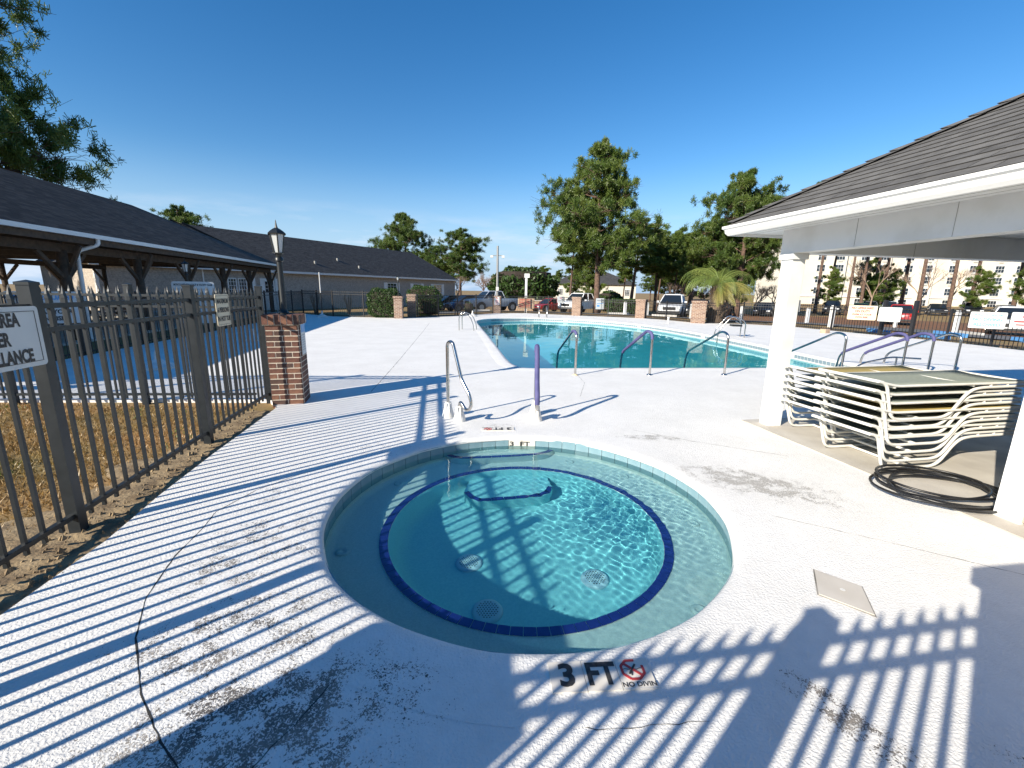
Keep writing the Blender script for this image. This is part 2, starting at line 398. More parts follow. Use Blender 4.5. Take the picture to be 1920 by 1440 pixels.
M['strapg'] = mat('grey_green_sling', (.30, .33, .28), .8, col2=(.25, .28, .24), nscale=30)
M['strapy'] = mat('mustard_sling', (.42, .32, .10), .8, col2=(.36, .27, .09), nscale=30)
M['alu'] = mat('white_powder_coat', (.78, .77, .72), .4, col2=(.70, .68, .62), nscale=7)
M['hose'] = mat('black_rubber_hose', (.012, .012, .013), .35)
M['lid'] = mat('beige_plastic_lid', (.60, .56, .50), .6, col2=(.54, .50, .44), nscale=5)
M['lamp'] = mat('black_cast_iron', (.014, .016, .016), .4)
M['lampglass'] = mat('frosted_lamp_glass', (.55, .56, .54), .25)
M['pole'] = mat('galvanised_pole', (.34, .34, .33), .5, .6)
M['yellow'] = mat('stainless_yellowed', (.70, .55, .33), .6)
M['tyre'] = mat('tyre_rubber', (.015, .015, .015), .8)
M['rim'] = mat('alloy_rim', (.4, .4, .41), .3, .9)
M['carglass'] = glassmat('car_glass', (.015, .02, .025), .05)
M['grille'] = mat('black_plastic', (.012, .012, .013), .5)
M['hlight'] = mat('headlight_lens', (.6, .62, .64), .1)
M['tlight'] = mat('tail_light_lens', (.35, .012, .01), .2)
for n, c in dict(white=(.74, .75, .75), silver=(.42, .46, .52), blue=(.03, .06, .14), dark=(.02, .022, .026), red=(.30, .02, .02), green=(.02, .06, .045), grey=(.16, .17, .18)).items():
    M['car' + n] = mat('car_paint_' + n, c, .25, .25 if n in ('silver', 'grey') else 0, spec=.6)
M['bluestop'] = mat('blue_kerb_paint', (.10, .30, .62), .7)
M['kerb'] = mat('kerb_concrete', (.56, .54, .50), .9)

def text(name, s, size, m, parent, loc, rot=(R(90), 0, 0), align='CENTER', bold=.0, sx=1.0):
    cu = bpy.data.curves.new(name, 'FONT'); cu.body = s; cu.size = size; cu.align_x = align; cu.align_y = 'CENTER'
    cu.offset = bold * size; cu.resolution_u = 3
    o = bpy.data.objects.new(name, cu); COL.objects.link(o)
    dg = bpy.context.evaluated_depsgraph_get(); dg.update()
    me = bpy.data.meshes.new_from_object(o.evaluated_get(dg))
    bpy.data.objects.remove(o); bpy.data.curves.remove(cu)
    me.materials.clear(); me.materials.append(m)
    n = obj(name, me, parent); n.location = loc; n.rotation_euler = rot; n.scale = (sx, 1, 1)
    return n

# ================================================================== SETTING
CX, CY = 0.125, 3.25                                   # hot tub centre
TUB_R = 1.55
E1 = Vector((math.cos(R(10.5)), math.sin(R(10.5)), 0))  # the shelter and pavilion share this turn
E2 = Vector((-E1.y, E1.x, 0))

POOL = [(0.45, 9.33), (0.10, 9.55), (-0.14, 10.4), (-0.5, 12.98), (-1.05, 16.9), (-1.62, 20.8), (-1.95, 23.4), (-1.9, 24.9), (-1.35, 26.2), (-.3, 27.0), (1.28, 27.5), (3.22, 27.0),
        (5.1, 25.7), (6.7, 23.2), (7.5, 20.6), (7.95, 17.8), (8.22, 15.0), (8.30, 13.0), (8.36, 11.4), (8.45, 10.5), (8.2, 10.1), (6.66, 9.93), (4.1, 9.69), (1.65, 9.45)]
def closed_smooth(P, n=4):
    out = []
    for i in range(len(P)):
        p0, p1, p2, p3 = [Vector(P[(i + k) % len(P)]) for k in (-1, 0, 1, 2)]
        for k in range(n):
            t = k / n
            out.append(.5 * ((2 * p1) + (-p0 + p2) * t + (2 * p0 - 5 * p1 + 4 * p2 - p3) * t * t + (-p0 + 3 * p1 - 3 * p2 + p3) * t ** 3))
    return [(v.x, v.y) for v in out]
POOLS = closed_smooth(POOL, 4)

DECK = [(-2.36, -1.6), (-2.42, -.4), (-2.5, .8), (-2.58, 1.9), (-2.66, 2.57), (-2.82, 3.21), (-3.0, 4.13), (-3.3, 5.91), (-3.62, 6.3), (-5.2, 6.22), (-7.3, 6.1), (-9.3, 6.0),
        (-9.75, 8.14), (-10.5, 12.5), (-11.9, 20), (-13.4, 28.2), (-10.64, 26.0), (-6.5, 25.4), (-5.9, 26.0), (-3.57, 28.3), (-1.19, 32.6), (.93, 33.2), (4.53, 31.0), (8.46, 29.0),
        (9.5, 27.5), (10.6, 25.0), (13.0, 24.9), (14.8, 23.3), (15.8, 19), (16.5, 16.7), (16.6, 13.6), (16.4, 9), (16, 3), (15.5, -1.6)]

def fill(loops, z, name, m, parent=None, skirt=0):
    """flat sheet with holes: first loop outside, the others holes"""
    import bmesh
    bm = bmesh.new(); es = []
    for lp in loops:
        vs = [bm.verts.new((x, y, z)) for x, y in lp]
        es += [bm.edges.new((vs[i], vs[(i + 1) % len(vs)])) for i in range(len(vs))]
    bmesh.ops.triangle_fill(bm, use_beauty=True, edges=es)
    bmesh.ops.recalc_face_normals(bm, faces=bm.faces)
    for f in bm.faces:
        if f.normal.z < 0: f.normal_flip()
    if skirt:
        be = [e for e in bm.edges if len(e.link_faces) == 1]
        r = bmesh.ops.extrude_edge_only(bm, edges=be)
        for v in [g for g in r['geom'] if isinstance(g, bmesh.types.BMVert)]: v.co.z -= skirt
    me = bpy.data.meshes.new(name); bm.to_mesh(me); bm.free(); me.materials.append(m)
    return obj(name, me, parent)

tubring = [(CX + 1.86 * math.cos(2 * math.pi * i / 72), CY + 1.86 * math.sin(2 * math.pi * i / 72)) for i in range(72)]
deck = tag(fill([DECK, tubring, POOLS], 0, 'pool_deck', M['deck'], skirt=.14), kind='structure')

# ground: rings that follow the deck's outline outwards and fall away gently beyond the fence
OC = Vector((1.0, 13.0))
def outline_r(a):
    d = Vector((math.cos(a), math.sin(a))); best = 0
    for i in range(len(DECK)):
        p = Vector(DECK[i]) - OC; q = Vector(DECK[(i + 1) % len(DECK)]) - OC; e = q - p
        den = d.x * e.y - d.y * e.x
        if abs(den) < 1e-9: continue
        t = (p.x * e.y - p.y * e.x) / den; u = (p.x * d.y - p.y * d.x) / den
        if t > 0 and -1e-6 <= u <= 1 + 1e-6: best = max(best, t)
    return best
def drop(d):
    t = min(1, max(0, (d - 1.0) / 22)); return -.05 - .72 * t * t * (3 - 2 * t)
def ground_z(x, y):
    v = Vector((x, y)) - OC; r = v.length
    return drop(r - outline_r(math.atan2(v.y, v.x)))
NA = 240
angs = [2 * math.pi * i / NA for i in range(NA)]; rads = [outline_r(a) for a in angs]
dists = [-.35, 0, .6, 1.3, 2.2, 3.5, 5, 7, 9.5, 12.5, 16, 20, 26, 36, 55, 90, 160, 320, 700, 1600]
g = MB()
for dd in dists:
    for a, r in zip(angs, rads):
        g.v.append((OC.x + (r + dd) * math.cos(a), OC.y + (r + dd) * math.sin(a), drop(dd)))
for k in range(len(dists) - 1):
    for i in range(NA):
        j = (i + 1) % NA; g.f.append((k * NA + i, (k + 1) * NA + i, (k + 1) * NA + j, k * NA + j))
ground = tag(g.build('ground', M['grassbase'], smooth=True), kind='structure')
# parking road round the pool
def ringpatch(name, d0, d1, a0, a1, m, lift, n=90, nd=6):
    b = MB()
    for k in range(nd + 1):
        dd = d0 + (d1 - d0) * k / nd
        for i in range(n + 1):
            a = R(a0 + (a1 - a0) * i / n); r = outline_r(a) + dd
            b.v.append((OC.x + r * math.cos(a), OC.y + r * math.sin(a), drop(dd) + lift))
    for k in range(nd):
        for i in range(n):
            b.f.append((k * (n + 1) + i, (k + 1) * (n + 1) + i, (k + 1) * (n + 1) + i + 1, k * (n + 1) + i + 1))
    return tag(b.build(name, m, smooth=True), kind='structure')
ringpatch('parking_road', 4.2, 12.5, -28, 112, M['asphalt'], .05, nd=10)
M['straw'] = mat('pine_straw', (.24, .10, .045), .95, col2=(.16, .085, .035), nscale=1.2, bump=.8, bscale=12)
ringpatch('pine_straw_bed', 13.0, 34, -28, 60, M['straw'], .05)

# worn sandy strip beside the fence and turf
soil = MB(); rnd = random.Random(5)
edge = [(-2.36, -1.4), (-2.5, .8), (-2.58, 1.9), (-2.66, 2.57), (-2.82, 3.21), (-3.0, 4.13), (-3.3, 5.91)]
rows = []
for i in range(len(edge) - 1):
    for k in range(14):
        t = k / 14; rows.append((edge[i][0] + (edge[i + 1][0] - edge[i][0]) * t, edge[i][1] + (edge[i + 1][1] - edge[i][1]) * t))
for x, y in rows:
    wdt = 1.15 - .08 * max(0, y) + .12 * math.sin(y * 5.1) + .08 * math.sin(y * 11.7 + 1)
    if y > 4: wdt = .62 + rnd.uniform(-.06, .06)
    for k in range(11):
        t = k / 10
        soil.v.append((x + .06 - wdt * t, y, -.045 + (.03 if 0 < t < 1 else 0) + rnd.uniform(-.012, .012) - .02 * t))
for i in range(len(rows) - 1):
    for k in range(10):
        soil.f.append((i * 11 + k, (i + 1) * 11 + k, (i + 1) * 11 + k + 1, i * 11 + k + 1))
tag(soil.build('soil_strip', M['soil'], smooth=True), kind='structure')

# clods and crumbs of soil
rgc = random.Random(12); cl = MB()
for _ in range(1500):
    x, y = rgc.choice(rows); x += .02 - abs(rgc.gauss(0, .28)); y += rgc.uniform(-.1, .1); r = abs(rgc.gauss(0, .009)) + .004
    if x < -3.9 or y > 5.8: continue
    cl.add([(x - r, y, -.03), (x + r * .3, y - r, -.03), (x + r, y + r * .4, -.03), (x - r * .2, y + r, -.028), (x + rgc.uniform(-.3, .3) * r, y, -.03 + r * rgc.uniform(.7, 1.5))], [(0, 1, 4), (1, 2, 4), (2, 3, 4), (3, 0, 4)])
tag(cl.build('soil_crumbs', M['soil']), 'loose crumbs of sandy soil along the charcoal fence', 'soil', kind='stuff')

# dormant turf between the two fences
def blades(name, n, region, h, m, seed, keep=None):
    rg = np.random.default_rng(seed)
    x = rg.uniform(region[0], region[1], n); y = rg.uniform(region[2], region[3], n)
    if keep is not None:
        k = keep(x, y, rg); x = x[k]; y = y[k]; n = len(x)
    a = rg.uniform(0, 2 * np.pi, n); hh = h * rg.uniform(.5, 1.2, n); lean = rg.uniform(.2, 1.1, n) * hh; w = rg.uniform(.004, .009, n)
    la = rg.uniform(0, 2 * np.pi, n); z = np.full(n, -.06)
    V = np.zeros((n, 3, 3)); V[:, 0] = np.stack([x - w * np.cos(a), y - w * np.sin(a), z], 1); V[:, 1] = np.stack([x + w * np.cos(a), y + w * np.sin(a), z], 1)
    V[:, 2] = np.stack([x + lean * np.cos(la), y + lean * np.sin(la), z + hh], 1)
    me = bpy.data.meshes.new(name); me.vertices.add(3 * n); me.loops.add(3 * n); me.polygons.add(n)
    me.vertices.foreach_set('co', V.reshape(-1)); me.loops.foreach_set('vertex_index', np.arange(3 * n)); me.polygons.foreach_set('loop_start', np.arange(0, 3 * n, 3))
    me.materials.append(m); me.update(calc_edges=True); me.validate()
    return obj(name, me)
def keep_turf(x, y, rg):
    ex = np.interp(y, [p[1] for p in edge], [p[0] for p in edge])
    wd_ = np.where(y > 4, .6, 1.05 - .07 * np.clip(y, 0, 9)); d = ex - x
    return (d > wd_ - .1 + rg.normal(0, .1, len(x))) & (y < 6.02)
tag(blades('dormant_grass', 60000, (-9.2, -3.0, -.5, 6.05), .055, M['blade'], 1, keep_turf), 'short tan dormant grass between the two dark fences', 'grass', kind='stuff')
def keep_weed(x, y, rg):
    s = np.sin(x * 3.1 + 1) * np.cos(y * 2.7) + np.sin(x * 7.7 + y * 5.1) * .6
    return keep_turf(x, y, rg) & (s > .75)
tag(blades('green_weeds', 9000, (-9.2, -3.0, -.5, 6.0), .06, M['bladeg'], 2, keep_weed), 'small green weeds sprouting in the tan grass', 'weeds', kind='stuff')

# cracks and joints of the deck
def strip(name, pts, w, m, z=.0009, jitter=.0, seed=1):
    rg = random.Random(seed); b = MB(); P = [Vector((x, y)) for x, y in pts]
    if jitter:
        Q = []
        for i in range(len(P) - 1):
            n = max(2, int((P[i + 1] - P[i]).length / .04))
            for k in range(n): Q.append(P[i].lerp(P[i + 1], k / n) + Vector((rg.uniform(-jitter, jitter), rg.uniform(-jitter, jitter))))
        P = Q + [P[-1]]
    for i, p in enumerate(P):
        t = (P[min(i + 1, len(P) - 1)] - P[max(0, i - 1)]).normalized(); nn = Vector((-t.y, t.x)) * (w / 2 * (rg.uniform(.35, 1.4) if jitter else 1))
        b.v += [(p.x - nn.x, p.y - nn.y, z), (p.x + nn.x, p.y + nn.y, z)]
    for i in range(len(P) - 1): b.f.append((2 * i, 2 * i + 2, 2 * i + 3, 2 * i + 1))
    for k, f in enumerate(b.f): b.f[k] = tuple(reversed(f))
    return b.build(name, m, deck)
strip('crack', [(-1.9, 3.66), (-2.11, 3.33), (-2.2, 2.97), (-2.14, 2.75), (-2.09, 2.43), (-1.96, 2.05), (-1.78, 1.77), (-1.51, 1.48), (-1.28, 1.29), (-1.1, 1.17), (-.8, .98)], .007, M['crack'], jitter=.002, seed=3)
strip('crack', [(-1.9, 3.66), (-1.5, 4.1), (-1.2, 4.45)], .006, M['joint'], jitter=.005, seed=4)
strip('crack', [(-.72, 1.62), (-.5, 1.55), (-.25, 1.46), (0.0, 1.43), (.35, 1.36), (.8, 1.4)], .0028, M['crack'], jitter=.005, seed=5)
strip('crack', [(-.72, 1.62), (-.8, 1.4), (-.92, 1.15)], .005, M['crack'], jitter=.006, seed=6)
strip('joint', [(-2.3, 6.9), (-2.6, 9.5), (-3.1, 13.5), (-3.6, 17.5), (-4.2, 22)], .012, M['joint'], jitter=.003, seed=7)
strip('joint', [(1.5, 5.1), (2.1, 4.7), (2.9, 4.3)], .007, M['joint'], jitter=.004, seed=8)
strip('joint', [(1.3, 9.2), (1.35, 7.9), (1.1, 6.8)], .006, M['joint'], jitter=.004, seed=9)
strip('joint', [(1.9, 3.1), (2.6, 2.7), (3.4, 2.2)], .006, M['joint'], jitter=.004, seed=10)

# ================================================================== HOT TUB
tub = thing('hot_tub', 'round sunken hot tub with aqua water and navy tile ring', 'hot tub', (CX, CY, 0))
cop = MB(); prof = [(1.55, -.045), (1.52, -.042), (1.512, -.028), (1.53, -.008), (1.565, .0015), (1.60, .004), (1.68, .0042), (1.80, .0028), (1.89, .001)]
NS = 144; rg = random.Random(9); wob = [0] * NS
for k in range(1, 9):
    A, ph = rg.uniform(-.006, .006) / (1 + k * .1), rg.uniform(0, 6.28); fr = rg.choice([2, 3, 5, 7, 11, 17, 26])
    for i in range(NS): wob[i] += A * math.sin(fr * 2 * math.pi * i / NS + ph)
for r, z in prof:
    for i in range(NS):
        a = 2 * math.pi * i / NS; rr = r + wob[i] * (1 if r < 1.8 else .2)
        cop.v.append((rr * math.cos(a), rr * math.sin(a), z + wob[(i * 7) % NS] * .12 * (1 if r < 1.7 else 0)))
for k in range(len(prof) - 1):
    for i in range(NS):
        j = (i + 1) % NS; cop.f.append((k * NS + i, k * NS + j, (k + 1) * NS + j, (k + 1) * NS + i))
for k, f in enumerate(cop.f): cop.f[k] = tuple(reversed(f))
cp = cop.build('coping', M['deck'], tub, smooth=True)
WZ = -.105
BENCH = -.36; FLOOR = -.66
sh = MB(); sh.lathe([(1.545, -.05), (1.535, -.30), (1.50, BENCH + .02), (1.46, BENCH), (1.152, BENCH)], 96)
shell = sh.build('bench_shell', M['plaster'], tub, smooth=True); smooth_auto(shell, 50)
sh2 = MB(); sh2.lathe([(1.084, BENCH), (1.066, BENCH - .02), (1.035, FLOOR + .10), (1.0, FLOOR + .03), (.93, FLOOR), (.3, FLOOR), (.0005, FLOOR)], 96)
bowl = sh2.build('bowl', M['bowl'], tub, smooth=True); smooth_auto(bowl, 60)
rb = MB(); rb.lathe([(1.152, BENCH), (1.151, BENCH + .006), (1.085, BENCH + .006), (1.083, BENCH)], 96); ringbed = rb.build('ring_grout', M['grout'], tub)
nr = 92; t0 = MB(); da = 2 * math.pi / nr * .47
def wedge(r0, r1, da, z0, z1):
    b = MB(); b.prism([(r0 * math.cos(-da), r0 * math.sin(-da)), (r1 * math.cos(-da), r1 * math.sin(-da)), (r1 * math.cos(da), r1 * math.sin(da)), (r0 * math.cos(da), r0 * math.sin(da))], z0, z1); return b
rt = wedge(1.086, 1.15, da, BENCH + .0, BENCH + .012).mesh('ring_tile', M['navy'])
caustic = [shell, bowl, ringbed]
for i in range(nr): caustic.append(obj('ring_tile', rt, tub, rz=2 * math.pi * i / nr))
nw = 62; da = math.pi / nw * .965
wt = wedge(1.520, 1.548, da, -.235, -.02).mesh('waterline_tile', M['paletile'])
wt2 = wedge(1.519, 1.548, da, -.235, -.02).mesh('waterline_tile', M['marker'])
for i in range(nw):
    a = 2 * math.pi * i / nw
    dd = (a - R(92) + math.pi) % (2 * math.pi) - math.pi
    o = obj('waterline_tile', wt2 if abs(dd) < R(6) else wt, tub, rz=a); caustic.append(o)
wg = MB(); wg.lathe([(1.532, -.235), (1.532, -.02)], 96)
for k, f in enumerate(wg.f): wg.f[k] = tuple(reversed(f))
wgo = wg.build('waterline_grout', M['grout'], tub); caustic.append(wgo)
a = R(91); text('depth_lettering', '3  FT', .075, M['ink'], tub, (1.512 * math.cos(a), 1.512 * math.sin(a), -.082), (R(90), 0, R(1)), bold=.02, sx=1.5)
# steps: slab with navy nosing tiles along a bracket-shaped edge
def step(pts, back, z, zb, mt):
    """pts: front edge in tub space, back: closing points"""
    b = MB(); b.prism([p for p in pts] + back, zb, z - .008); o = b.build('step', mt, tub); caustic.append(o)
    P = [Vector(p) for p in pts]; L_ = [0]
    for i in range(len(P) - 1): L_.append(L_[-1] + (P[i + 1] - P[i]).length)
    def at(s):
        s = min(max(s, 0), L_[-1])
        for i in range(len(P) - 1):
            if s <= L_[i + 1]: return P[i].lerp(P[i + 1], (s - L_[i]) / (L_[i + 1] - L_[i]))
        return P[-1]
    n = max(4, round(L_[-1] / .115)); 
    for i in range(n):
        s0, s1 = L_[-1] * (i + .03) / n, L_[-1] * (i + .97) / n; p, q = at(s0), at(s1); t = (q - p).normalized(); nn = Vector((-t.y, t.x)) * .05
        k = MB(); k.prism([(p.x, p.y), (q.x, q.y), (q.x + nn.x, q.y + nn.y), (p.x + nn.x, p.y + nn.y)], z - .008, z + .004)
        c_ = k.build('nosing_tile', M['navy'], o); caustic.append(c_)
    return o
def rel(l): return [(x - CX, y - CY) for x, y in l]
def smoothline(pts, n=4):
    P = [Vector(p) for p in pts]; P = [P[0] * 2 - P[1]] + P + [P[-1] * 2 - P[-2]]; out = []
    for i in range(1, len(P) - 2):
        p0, p1, p2, p3 = P[i - 1:i + 3]
        for k in range(n):
            t = k / n; out.append(.5 * ((2 * p1) + (-p0 + p2) * t + (2 * p0 - 5 * p1 + 4 * p2 - p3) * t * t + (-p0 + 3 * p1 - 3 * p2 + p3) * t ** 3))
    return [(v.x, v.y) for v in out + [P[-2]]]
step(smoothline(rel([(-.73, 4.54), (-.62, 4.46), (-.5, 4.44), (-.16, 4.49), (.25, 4.57), (.40, 4.64), (.50, 4.74)])), rel([(.3, 4.76), (-.2, 4.74), (-.55, 4.62)]), -.19, BENCH - .01, M['plaster'])
step(smoothline(rel([(-.45, 3.90), (-.38, 3.79), (-.28, 3.73), (-.08, 3.77), (.27, 3.84), (.37, 3.91), (.42, 4.04)])), rel([(.38, 4.26), (.1, 4.31), (-.2, 4.27), (-.42, 4.16)]), -.47, FLOOR - .01, M['bowl'])
# two white guide posts under water at the upper step
# floor drains with slotted covers, wall jets
M['draincover'] = mat('pale_blue_drain_cover', (.42, .62, .70), .5)
def drain(x, y, r):
    d = MB(); d.lathe([(r, 0), (r * .97, .014), (r * .8, .022), (r * .6, .024), (.003, .024)], 28); o = d.build('drain_cover', M['draincover'], tub, True, (x - CX, y - CY, FLOOR + .001)); caustic.append(o)
    h = MB()
    for i in range(-4, 5):
        for j in range(-4, 5):
            px, py = i * .019 + (j % 2) * .0095, j * .0165
            if px * px + py * py < (r * .66) ** 2: h.lathe([(.0052, 0), (.001, 0)], 6, px, py)
    for k, f in enumerate(h.f): h.f[k] = tuple(reversed(f))
    hh = h.build('drain_holes', M['crack'], o, loc=(0, 0, .0255)); tag(hh, kind='stuff'); caustic.append(hh)
for f_ in ((-.31, 2.98), (-.14, 2.50), (.63, 2.82)): drain(*f_, .105)
for a in (150, 197, 68, 42, 2, 318):
    j = MB(); j.lathe([(.052, 0), (.046, .012), (.03, .016), (.02, .006), (.002, .004)], 18)
    o = j.build('jet_nozzle', M['plaster'], tub, True); a = R(a); o.location = (1.40 * math.cos(a), 1.40 * math.sin(a), BENCH + .004); caustic.append(o)
# water: gently rippled, livelier where the jet stirs the right-hand side
def water_sheet(name, outline, z, m, waves, step_, inside, lively):
    xs = [p[0] for p in outline]; ys = [p[1] for p in outline]; b = MB(); idx = {}
    nx = int((max(xs) - min(xs)) / step_) + 2; ny = int((max(ys) - min(ys)) / step_) + 2
    for i in range(nx):
        for j in range(ny):
            x = min(xs) + i * step_; y = min(ys) + j * step_
            if inside(x, y):
                idx[i, j] = len(b.v); b.v.append((x, y, z + lively(x, y) * sum(A * math.sin(k * (x * cx_ + y * sy_) + ph) for A, k, cx_, sy_, ph in waves)))
    for (i, j) in idx:
        if (i + 1, j) in idx and (i, j + 1) in idx and (i + 1, j + 1) in idx:
            b.f.append((idx[i, j], idx[i + 1, j], idx[i + 1, j + 1], idx[i, j + 1]))
    return b.build(name, m, smooth=True)
rg = random.Random(3); waves = []
for k in [rg.uniform(22, 130) for _ in range(34)]:
    t = rg.uniform(0, 6.283); waves.append((.0165 / k ** 1.12, k, math.cos(t), math.sin(t), rg.uniform(0, 6.28)))
RIP = (1.06, 3.55)
def lively(x, y):
    d = math.hypot(x - .75, y - 3.35); return .13 + 1.0 * math.exp(-(d / .75) ** 2)
wat = water_sheet('spa_water', [(CX - 1.62, CY - 1.62), (CX + 1.62, CY + 1.62)], WZ, M['water'], waves, .0125, lambda x, y: math.hypot(x - CX, y - CY) < 1.60, lively)
tag(wat, kind='structure'); wat.cycles.is_caustics_caster = True
for o in caustic: o.cycles.is_caustics_receiver = True

# loose depth markers set in the coping
def marker(px, py, rz, items, name, label, s=.142):
    t = thing(name, label, 'floor tile', (px, py, .0), rz)
    x = 0
    for it in items:
        b = MB(); b.box(x, x + s * .98, 0, s, -.01, .0105); k = b.build('tile', M['marker'], t)
        if it == 'nd':
            c = Vector((x + s * .45, s * .62)); r = s * .34
            ring = MB(); n = 8; pr = [(c.x + r * math.cos(R(22.5) + i * math.pi / 4), c.y + r * math.sin(R(22.5) + i * math.pi / 4)) for i in range(n)]
            for i in range(n):
                if i in (0,): continue
                a_, b_ = pr[i], pr[(i + 1) % n]; ring.bar((*a_, .012), (*b_, .012), .011, .002)
            ring.bar((c.x - r * .7, c.y + r * .7, .0125), (c.x + r * .75, c.y - r * .7, .0125), .011, .002); ring.build('prohibition_ring', M['red'], k)
            fg = MB(); fg.bar((c.x - .02, c.y - .022, .013), (c.x + .018, c.y + .026, .013), .008, .002); fg.bar((c.x - .012, c.y - .03, .013), (c.x - .004, c.y - .008, .013), .005, .002)
            for q in range(6): fg.bar((c.x - .05 + q * .017, c.y + .006 * (q % 2), .0122), (c.x - .033 + q * .017, c.y + .006 * ((q + 1) % 2), .0122), .002, .001)
            fg.build('diver_figure', M['ink'], k)
            text('lettering', 'NO DIVIN', s * .21, M['ink'], k, (x + s * .5, s * .13, .012), (0, 0, 0), bold=.02, sx=1.05)
        elif it:
            text('lettering', it, s * 1.02, M['ink'], k, (x + s * .49, s * .5, .012), (0, 0, 0), bold=.035, sx=.82 if len(it) > 1 else 1.0)
        x += s
    return t
marker(.19, 1.505, R(4), ['3', 'FT', 'nd'], 'depth_marker', 'black 3 FT tiles and red no diving tile on the near tub coping', .152)
marker(.03, 5.12, R(184), ['3', 'FT', 'nd'], 'depth_marker', 'upside down 3 FT tiles on the tub coping between the two grab rails', .13)

# ================================================================== POOL
pool = thing('swimming_pool', 'large freeform swimming pool with teal water', 'swimming pool', (0, 0, 0))
PC = Vector((3.2, 17.5))
def inset(lp, d):
    out = []
    n = len(lp)
    for i in range(n):
        p = Vector(lp[i]); t = (Vector(lp[(i + 1) % n]) - Vector(lp[i - 1])).normalized(); nn = Vector((-t.y, t.x))
        if (PC - p).dot(nn) < 0: nn = -nn
        out.append((p.x + nn.x * d, p.y + nn.y * d))
    return out
N_ = len(POOLS)
def wallstrip(lps_z, flip=False):
    b = MB()
    for lp, z in lps_z:
        zz = z if callable(z) else (lambda x, y, z=z: z)
        b.v += [(x, y, zz(x, y)) for x, y in lp]
    for k in range(len(lps_z) - 1):
        for i in range(N_):
            j = (i + 1) % N_; f = (k * N_ + i, k * N_ + j, (k + 1) * N_ + j, (k + 1) * N_ + i); b.f.append(f)
    return b
cpg = wallstrip([(inset(POOLS, -.32), -.004), (inset(POOLS, -.28), .003), (inset(POOLS, -.05), .006), (inset(POOLS, .03), .002), (inset(POOLS, .045), -.02), (inset(POOLS, .02), -.07)])
cpo = cpg.build('coping', M['deck'], pool, smooth=True)
PWZ = -.20; PFL = -1.25
inn = inset(POOLS, .03); flo = inset(POOLS, .45)
bs = wallstrip([(inset(POOLS, .012), -.05), (inset(POOLS, .012), PWZ - .1), (inset(POOLS, .2), PFL + .15), (flo, PFL)])
bo = bs.build('basin_wall', M['poolfloor'], pool, smooth=True)
fo = fill([flo], PFL, 'basin_floor', M['poolfloor'], pool)
for o in (bo, fo): o.cycles.is_caustics_receiver = True
# waterline tiles, piece by piece along the far and right-hand sides that can be seen
tb = MB(); tb.box(-.055, .055, -.012, .012, -.042, .042); tbm = tb.mesh('band_tile', M['band']); tbw = tb.mesh('band_tile', M['marker'])
tl = inset(POOLS, .022); seg = []; acc_ = 0.0; cnt = 0
gb = wallstrip([(inset(POOLS, .02), PWZ - .06), (inset(POOLS, .02), -.06)]); gbo = gb.build('band_grout', M['grout'], pool)
for i in range(N_):
    p, q = Vector(tl[i]), Vector(tl[(i + 1) % N_]); l = (q - p).length; s_ = -acc_
    while s_ < l:
        if s_ >= 0:
            c = p.lerp(q, s_ / l)
            if c.y > 10.6 and c.x > -1.3 and cnt < 290:
                o = obj('band_tile', tbw if cnt % 37 in (18, 19) else tbm, pool, (c.x, c.y, -.105), math.atan2((q - p).y, (q - p).x)); cnt += 1
        s_ += .142
    acc_ = (acc_ + l) % .142
rgp = random.Random(8); pw = []
for k in [rgp.uniform(3, 16) for _ in range(10)]:
    t = rgp.uniform(0, 6.283); pw.append((.0036 / k, k, math.cos(t), math.sin(t), rgp.uniform(0, 6.28)))
def in_pool(x, y, lp=inset(POOLS, -.02)):
    c = False; n = len(lp); j = n - 1
    for i in range(n):
        if (lp[i][1] > y) != (lp[j][1] > y) and x < (lp[j][0] - lp[i][0]) * (y - lp[i][1]) / (lp[j][1] - lp[i][1]) + lp[i][0]: c = not c
        j = i
    return c
BIG = inset(POOLS, -.3)
pwat = water_sheet('pool_water', BIG, PWZ, M['poolwater'], pw, .12, lambda x, y: in_pool(x, y, BIG), lambda x, y: .4 + .6 * min(1, max(0, (x - .5) / 3)))
tag(pwat, kind='structure'); pwat.cycles.is_caustics_caster = True

# ================================================================== HANDRAILS
def cone_base(parent, x, y, h=.2):
    b = MB(); b.lathe([(.085, 0), (.08, .02), (.036, h * .96), (.034, h), (.024, h)], 16, x, y)
    for k in range(6):
        a = k * math.pi / 3; b.bar((x + .05 * math.cos(a), y + .05 * math.sin(a), .0), (x + .036 * math.cos(a), y + .036 * math.sin(a), h * .95), .012, .05)
    return smooth_auto(b.build('base_cover', M['pvc'], parent), 50)
# steel rail by the tub: tall loop that comes down in a hook
t = thing('grab_rail', 'bare steel hooked grab rail beside the hot tub', 'handrail', (-.84, 5.56, 0))
ax = Vector((.34, -.36, 0)).normalized()
loc = lambda s_, z: tuple(ax * s_ + Vector((0, 0, z)))
path = [loc(0, .05), loc(0, .93)] + [tuple(ax * (.075 - .075 * math.cos(q)) + Vector((0, 0, .93 + .075 * math.sin(q)))) for q in [math.pi * k / 8 for k in range(1, 7)]]
path += [loc(.30, .55), loc(.46, .38), loc(.50, .27), loc(.46, .19), loc(.38, .17), loc(.30, .24), loc(.27, .25), loc(.25, .2), loc(.25, .05)]
smooth_auto(MB().tube(fillet(path, .05), .021, 12).build('tube', M['steel'], t), 60)
cone_base(t, 0, 0); cone_base(t, *(ax * .25)[:2])
t = thing('grab_rail', 'hooked grab rail wrapped in purple foam beside the hot tub', 'handrail', (.32, 5.72, 0))
ax = Vector((-.0, -.34, 0)).normalized()
